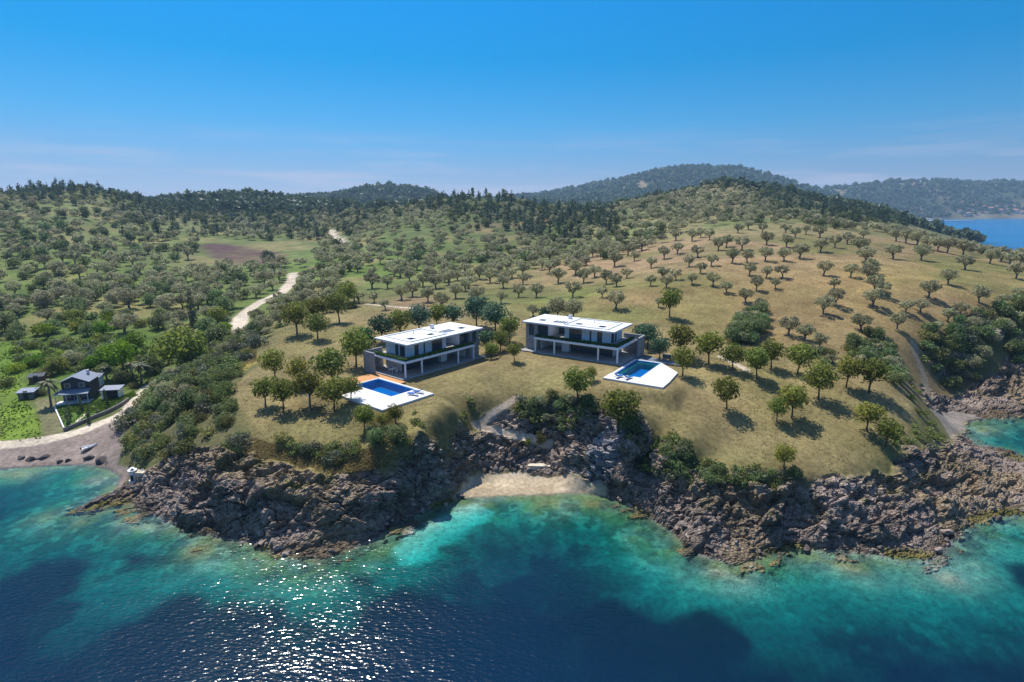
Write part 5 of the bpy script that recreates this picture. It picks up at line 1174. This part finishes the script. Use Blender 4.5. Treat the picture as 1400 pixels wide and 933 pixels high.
palm(70, 555, 5.2, 2.6, 'tall palm with long shadow left of the dark blue house', 1); palm(194, 523, 4.2, 2.8, 'bushy grey palm right of the garden, nearer the road', 2); palm(182, 518, 3.6, 2.2, 'smaller palm just left of the bushy grey palm', 3); palm(146, 520, 3.0, 2.0, 'low palm behind the garden kiosk', 4)
for px, py, w, k, L, lab, sh in ((253,503,68,'holm',L_OAK,'huge round dark green tree at the bend of the road behind the left lawn',1.05),(170,512,40,'oak',L_LIME,'bright lime green tree behind the garden palms',1.1),(186,488,34,'oak',L_LIME,'bright lime green tree farther back behind the garden',.9),(298,470,36,'holm',L_DARK,'round dark tree right of the huge round tree',1.0),
                             (367,362,20,'holm',L_PINE,'very dark tree at the right end of the red soil patch',1.3),(740,605,16,'shrub',L_SCRUB,'upright green bush on the slope above the cove beach',2.0),(722,608,11,'shrub',L_OAK,'small bush left of the upright bush above the cove',1.6)):
    x, y, z, t = hit(px, py); put_tree('broadleaf_tree' if k != 'shrub' else 'shrub', k, x, y, z, wide(w, t), lab, 'tree' if k != 'shrub' else 'shrub', None, v=2, leaf=L, sh=sh, parts=k != 'shrub')
for i, (px, py) in enumerate([(92,572),(97,575),(107,566),(113,562),(120,570),(122,578),(134,565),(148,556),(150,562),(94,584)]):
    x, y, z, t = hit(px, py); put_tree('young_tree', 'cypress' if i % 2 else 'holm', x, y, z, 1.5 if i % 2 else .9, 'young tree on the garden lawn, %.1f%% across and %.1f%% down' % (px / 14, py / 9.33), 'young tree', 'young trees in the garden', v=i % 3, lod=1, sh=1.2)
for px, py, sh in ((268,452,1.1),(1114,252,1)):
    if px < 500:
        x, y, z, t = hit(px, py); put_tree('cypress', 'cypress', x, y, z, 5.0, 'narrow dark cypress beside the dirt road bend in the left valley', 'cypress', None, lod=0, sh=sh)

for i, (px, py, w, k, L, tx) in enumerate([(62,516,26,'shrub',L_SCRUB,'bush behind the sheds'),(80,510,30,'holm',L_OAK,'tree behind the left corner of the dark blue house'),(138,512,24,'shrub',L_OAK,'bush behind the small outbuilding'),(22,508,26,'shrub',L_LIME,'lime bush at the meadow edge'),(8,528,24,'shrub',L_SCRUB,'bush at the far left of the meadow'),
    (58,540,18,'shrub',L_SCRUB,'bush beside the palm and the sheds'),(165,524,26,'holm',L_DARK,'dark tree between kiosk and grey palm'),(208,508,34,'holm',L_DARK,'dark tree above the road by the grey palm'),(222,498,36,'holm',L_OAK,'green tree beside the road bend'),(128,505,26,'holm',L_LIME,'yellow-green tree behind the dark blue house roof'),(100,500,28,'holm',L_OLIVE,'grey tree above the dark blue house roof'),
    (182,530,16,'shrub',L_SCRUB,'small bush at the garden wall end'),(45,500,28,'shrub',L_LIME,'lime bush above the darker shed'),(150,498,34,'holm',L_LIME,'lime tree left of the bright lime green tree')]):
    x, y, z, t = hit(px, py); put_tree('garden_bush' if k == 'shrub' else 'garden_tree', k, x, y, z, wide(w, t), tx, 'bush' if k == 'shrub' else 'tree', None, v=i % 4, leaf=L, parts=k != 'shrub')
# dry grass
def tufts(name, label, polys, n, m, sz):
    q, t_ = [], []
    for P_ in polys:
        x0, y0 = P_.min(0); x1, y1 = P_.max(0); X, Y = RNG.uniform(x0, x1, n), RNG.uniform(y0, y1, n); k = inside(X, Y, P_); X, Y = X[k], Y[k]; k = RNG.random(len(X)) < np.clip(.55 + 1.5 * fbm(X / 6, Y / 6, oct=4, seed=83), .1, 1); X, Y = X[k], Y[k]
        for fr in (VL, VR):
            U, V = to_local(fr, X, Y); k = rect_d(U, V, -14, 23, -11, 11.5) > 0; X, Y = X[k], Y[k]
        Z = lookup(HH, X, Y); k = (lookup(SD, X, Y) > 2); X, Y, Z = X[k], Y[k], Z[k]; a = RNG.random(len(X)) * 3.14; w = sz * RNG.uniform(.5, 1.3, len(X)); h = w * RNG.uniform(.5, 1.0, len(X)); dx, dy = np.cos(a) * w / 2, np.sin(a) * w / 2; lx, ly = RNG.normal(size=len(X)) * h * .5, RNG.normal(size=len(X)) * h * .5
        q.append(np.stack([np.stack([X - dx, Y - dy, Z - .03], 1), np.stack([X + dx, Y + dy, Z - .03], 1), np.stack([X + dx * 1.2 + lx, Y + dy * 1.2 + ly, Z + h], 1), np.stack([X - dx * 1.2 + lx, Y - dy * 1.2 + ly, Z + h * .8], 1)], 1)); t_.append(RNG.uniform(.6, 1.3, len(X)))
    o = bpy.data.objects.new(name, quad_mesh(name, np.concatenate(q), np.concatenate(t_), m)); COL.objects.link(o); tag(o, label, 'grass', kind='stuff')
L_DRY = leaf_mat('dry_grass', (.34, .27, .12), .5, .0, .0); L_GRN = leaf_mat('green_grass', (.13, .20, .03), .3, .0, .0)
hill = hitxy([(640,440),(640,390),(800,370),(900,340),(1200,325),(1390,365),(1390,430),(1250,450),(1230,480),(1000,470),(860,440)])
tufts('dry_grass', 'dry tan grass over the lawns and the right hillside', [lawnL, hill, yellow, band], 60000, L_DRY, .15)
tufts('meadow_grass', 'bright green grass in the left meadow', [meadow, meadow2, garden], 9000, L_GRN, .3)

# boat on the left beach
bx, by, bz, t = hit(123, 613)
B = thing('rowing_boat', 'small white boat lying on the left beach', 'boat', (bx, by, bz), rad(52)); B.scale = (.68, .8, .7)
hull = MB(); st = []
for i in range(9):
    f = i / 8; w_ = .72 * math.sin(math.pi * (0.14 + .86 * (1 - f) * .5 + .0)) * (1 - f ** 3.2) + .02; x_ = -1.9 + 3.8 * f; sheer = .62 + .22 * f * f
    st.append([(x_, -w_, sheer), (x_, -w_ * .8, .22 + .1 * f * f), (x_, 0, .03 + .35 * f ** 4), (x_, w_ * .8, .22 + .1 * f * f), (x_, w_, sheer), (x_, w_ * .88, sheer - .01), (x_, w_ * .68, .28 + .1 * f * f), (x_, 0, .12 + .35 * f ** 4), (x_, -w_ * .68, .28 + .1 * f * f), (x_, -w_ * .88, sheer - .01)])
vs = [p for r_ in st for p in r_]; fs = [(10*i+k, 10*i+10+k, 10*i+10+(k+1) % 10, 10*i+(k+1) % 10) for i in range(8) for k in range(10)] + [tuple(range(10))[::-1]]
hull.add(vs, fs); hull.obj('hull', M_WHITE, B, smooth=False)
for a in (-1.0, .1): MB().box(a, a + .28, -.52, .52, .40, .45).obj('bench', M_TRIM, B)
MB().box(-2.15, -1.9, -.13, .13, .2, .85).obj('outboard_motor', M_FRAME, B)
# little white light tower on the point
lx, ly, lz, t = hit(183, 657)
T = thing('light_tower', 'small white harbour light on the rocky point beside the left bay', 'lighthouse', (lx, ly, lz - .1), .2)
MB().tube([(0,0,-.5),(0,0,.25)], [.75,.7], 12).obj('plinth', M_PAVE, T); MB().tube([(0,0,.252),(0,0,1.9)], [.52,.42], 16).obj('tower', M_WHITE, T)
MB().tube([(0,0,1.903),(0,0,2.0)], [.68,.68], 16).obj('gallery', M_WHITE, T); MB().tube([(0,0,2.003),(0,0,2.3)], [.2,.2], 10).obj('lantern', M_GLASS, T); MB().tube([(0,0,2.303),(0,0,2.5)], [.36,.04], 12).obj('cap', M_WHITE, T); MB().box(-.2, .2, -.57, -.5, .26, 1.2).obj('door', M_FRAME, T)
x, y, z, t = hit(197, 645); e = tag(MB().prism([(-1.3,-.7),(1.2,-.9),(1.5,.5),(-.2,1.1),(-1.4,.6)], -.7, .12).obj('concrete_pad', M_PALEP, None, bevel=.04), 'pale concrete pad behind the small white harbour light', 'concrete pad'); e.location = (x, y, z)

# rock pieces
M_ROCK = simple('shore_rock', (.27, .215, .18), .9, .35, 1.2, .8); M_ROCKD = simple('wet_rock', (.10, .082, .075), .8, .35, 1.2, .8); M_ROCKP = simple('submerged_rock', (.30, .27, .2), .9, .3, 1.0, .6)
def rock_mesh(name, seed, m):
    rng = np.random.default_rng(seed); import bmesh
    bm = bmesh.new(); bmesh.ops.create_icosphere(bm, subdivisions=3, radius=1.0)
    co = np.array([v_.co[:] for v_ in bm.verts]); d = np.ones(len(co))
    for _ in range(9):                              # chipped flat faces
        n_ = rng.normal(size=3); n_ /= np.linalg.norm(n_); k_ = rng.uniform(.5, .85); dd = co @ n_; co = np.where((dd > k_)[:, None], co - n_ * (dd - k_)[:, None], co)
    co *= 1 + .08 * fbm(co[:, 0] * 3 + seed, co[:, 1] * 3, co[:, 2] * 3, oct=3, seed=seed)[:, None]; co *= np.array([1.0, .72, .55])
    for v_, c_ in zip(bm.verts, co): v_.co = c_
    me = bpy.data.meshes.new(name); bm.to_mesh(me); bm.free(); me.materials.append(m); return me
RM = [rock_mesh('boulder', 300 + i, M_ROCK) for i in range(6)]; RMD = [rock_mesh('boulder', 320 + i, M_ROCKD) for i in range(3)]; RMP = [rock_mesh('boulder', 340 + i, M_ROCKP) for i in range(3)]
used_r = set()
def rock(px, py, w, ms, words, grp='boulders along the shore', sink=.25, under=False):
    if under: x, y = at_z(px, py, 0); t = math.hypot(y, 45); z = -.28 - wide(w, t) / 2 * .83
    else: x, y, z, t = hit(px, py)
    W = wide(w, t) / 2; o = bpy.data.objects.new('boulder', random.choice(ms)); COL.objects.link(o); o.location = (x, y, z + W * .55 - 2 * W * .55 * sink); o.scale = (W, W * random.uniform(.8, 1.2), W * random.uniform(.8, 1.3)); o.rotation_euler = (random.uniform(-.35, .35), random.uniform(-.35, .35), random.random() * 6.28)
    s_ = words + ' at ' + where_words(px, py)
    while s_ in used_r: px += .7; s_ = words + ' at ' + where_words(px, py)
    used_r.add(s_); tag(o, s_, 'boulder', grp)
# flat dark slabs lying on the left beach
for i, (px, py, w) in enumerate([(28,626,13),(40,629,16),(50,628,10),(60,626,18),(84,631,13),(95,630,11),(122,627,16),(140,630,20),(146,632,10)]): rock(px, py, w, RMD, 'flat dark slab on the left beach', 'dark slabs on the left beach', .5)
for px, py, w in [(112,697,16),(122,692,14),(133,686,18),(142,683,12),(150,680,16),(160,676,14),(168,672,18),(178,668,16),(137,698,8),(206,703,8),(172,678,12),(188,672,14),(128,699,9)]: rock(px, py, w, RMD, 'dark rock in the low spit', 'dark rocks of the spit', .3)
rr = random.Random(11); shore = [(i, *coast_px[i]) for i in range(9, 52)]
cnt = 0
while cnt < 150:
    i = rr.randrange(12, 53); a, b = coast_px[i], coast_px[i + 1]
    f = rr.random(); px, py = a[0] + (b[0] - a[0]) * f, a[1] + (b[1] - a[1]) * f - rr.uniform(-4, 34) * (1 if not 600 < a[0] < 840 else .1)
    if 630 < px < 830 or px > 1410 or px < 190: continue
    rock(px, py, rr.choice([5, 6, 7, 8, 9, 11, 14]), RM if rr.random() < .7 else RMD, 'loose boulder on the rocky shore', sink=.3); cnt += 1
for k in range(46):
    px = rr.uniform(590, 730); py = rr.uniform(600, 644) if px > 640 else rr.uniform(600, 665); rock(px, py, rr.choice([5, 6, 8, 9, 11]), RM, 'boulder in the rubble above the cove', 'boulders in the cove rubble slope', .3)
for px, py, w in [(1308,772,28),(1252,785,16),(1180,768,20),(1160,775,16),(1110,772,12),(1130,780,18),(1050,780,16),(1010,790,10),(965,800,22),(900,760,10),(880,770,14),(930,785,12),(580,712,10),(560,722,9),(490,755,14),(470,762,18),(440,778,20),(410,775,16),(500,748,10),(250,760,10),(860,740,9),(760,783,8),(1085,785,14),(1220,775,18)]:
    rock(px, py, w, RMP, 'pale submerged rock just off the shore', 'submerged rocks off the shore', .35, True)

# ------------------------------------------------------------------ across the bay
M_ROOFT = simple('terracotta_roof', (.42, .2, .13), .8, .2)
vil = [(1204,284,7),(1212,281,6),(1252,287,8),(1262,288,6),(1268,287,7),(1310,279,6),(1312,288,5),(1331,282,7),(1345,283,6),(1352,286,8),(1360,283,6),(1366,288,7),(1371,284,8),(1378,287,6),(1383,283,7),(1388,289,8),(1394,285,7),(1398,290,6),(1375,291,5),(1340,290,5),(1322,292,6),(1290,290,5)]
M_FW = simple('cream_wall', (.66, .60, .52), .8, .08)
for i, (px, py, w) in enumerate(vil):
    x, y, z, t = hit(px, py + 2); w_ = wide(w, t); e = thing('village_house', 'tiny pale house in the village across the bay, ' + where_words(px, py), 'house', (x, y, z), rr.uniform(-.4, .4), 'houses across the bay')
    MB().box(-w_/2, w_/2, -w_*.35, w_*.35, -4, w_*.42).obj('wall', M_FW, e); h_ = w_ * .42
    MB().add([(-w_*.55,-w_*.4,h_),(w_*.55,-w_*.4,h_),(w_*.55,w_*.4,h_),(-w_*.55,w_*.4,h_),(-w_*.5,0,h_+w_*.2),(w_*.5,0,h_+w_*.2)], [(0,1,5,4),(2,3,4,5),(1,2,5),(3,0,4),(3,2,1,0)]).obj('roof', M_ROOFT, e)
jx0, jy0 = at_z(1268, 303.0, 0); jx1, jy1 = at_z(1332, 302.5, 0)
jm = MB(); jm.prism([(jx0, jy0 - 12), (jx1, jy1 - 9), (jx1 + 8, jy1), (jx1, jy1 + 9), (jx0, jy0 + 12)], -3, 3.2); tag(jm.obj('breakwater', M_PAVE), 'long pale breakwater lying in the bay before the far coast', 'breakwater')

# ------------------------------------------------------------------ air
hz_ = bpy.data.materials.new('air'); hz_.use_nodes = True; n, l = hz_.node_tree.nodes, hz_.node_tree.links; n.clear()
o_ = N(n, 'ShaderNodeOutputMaterial'); pv = N(n, 'ShaderNodeVolumePrincipled'); pv.inputs['Color'].default_value = (.46, .72, 1.0, 1); pv.inputs['Density'].default_value = 0.00011; pv.inputs['Anisotropy'].default_value = 0.2
l.new(pv.outputs[0], o_.inputs['Volume'])
hb = MB(); hb.box(-5400, 5400, -400, 6400, -100, 262); hb = hb.obj('haze', hz_); hb['kind'] = 'stuff'
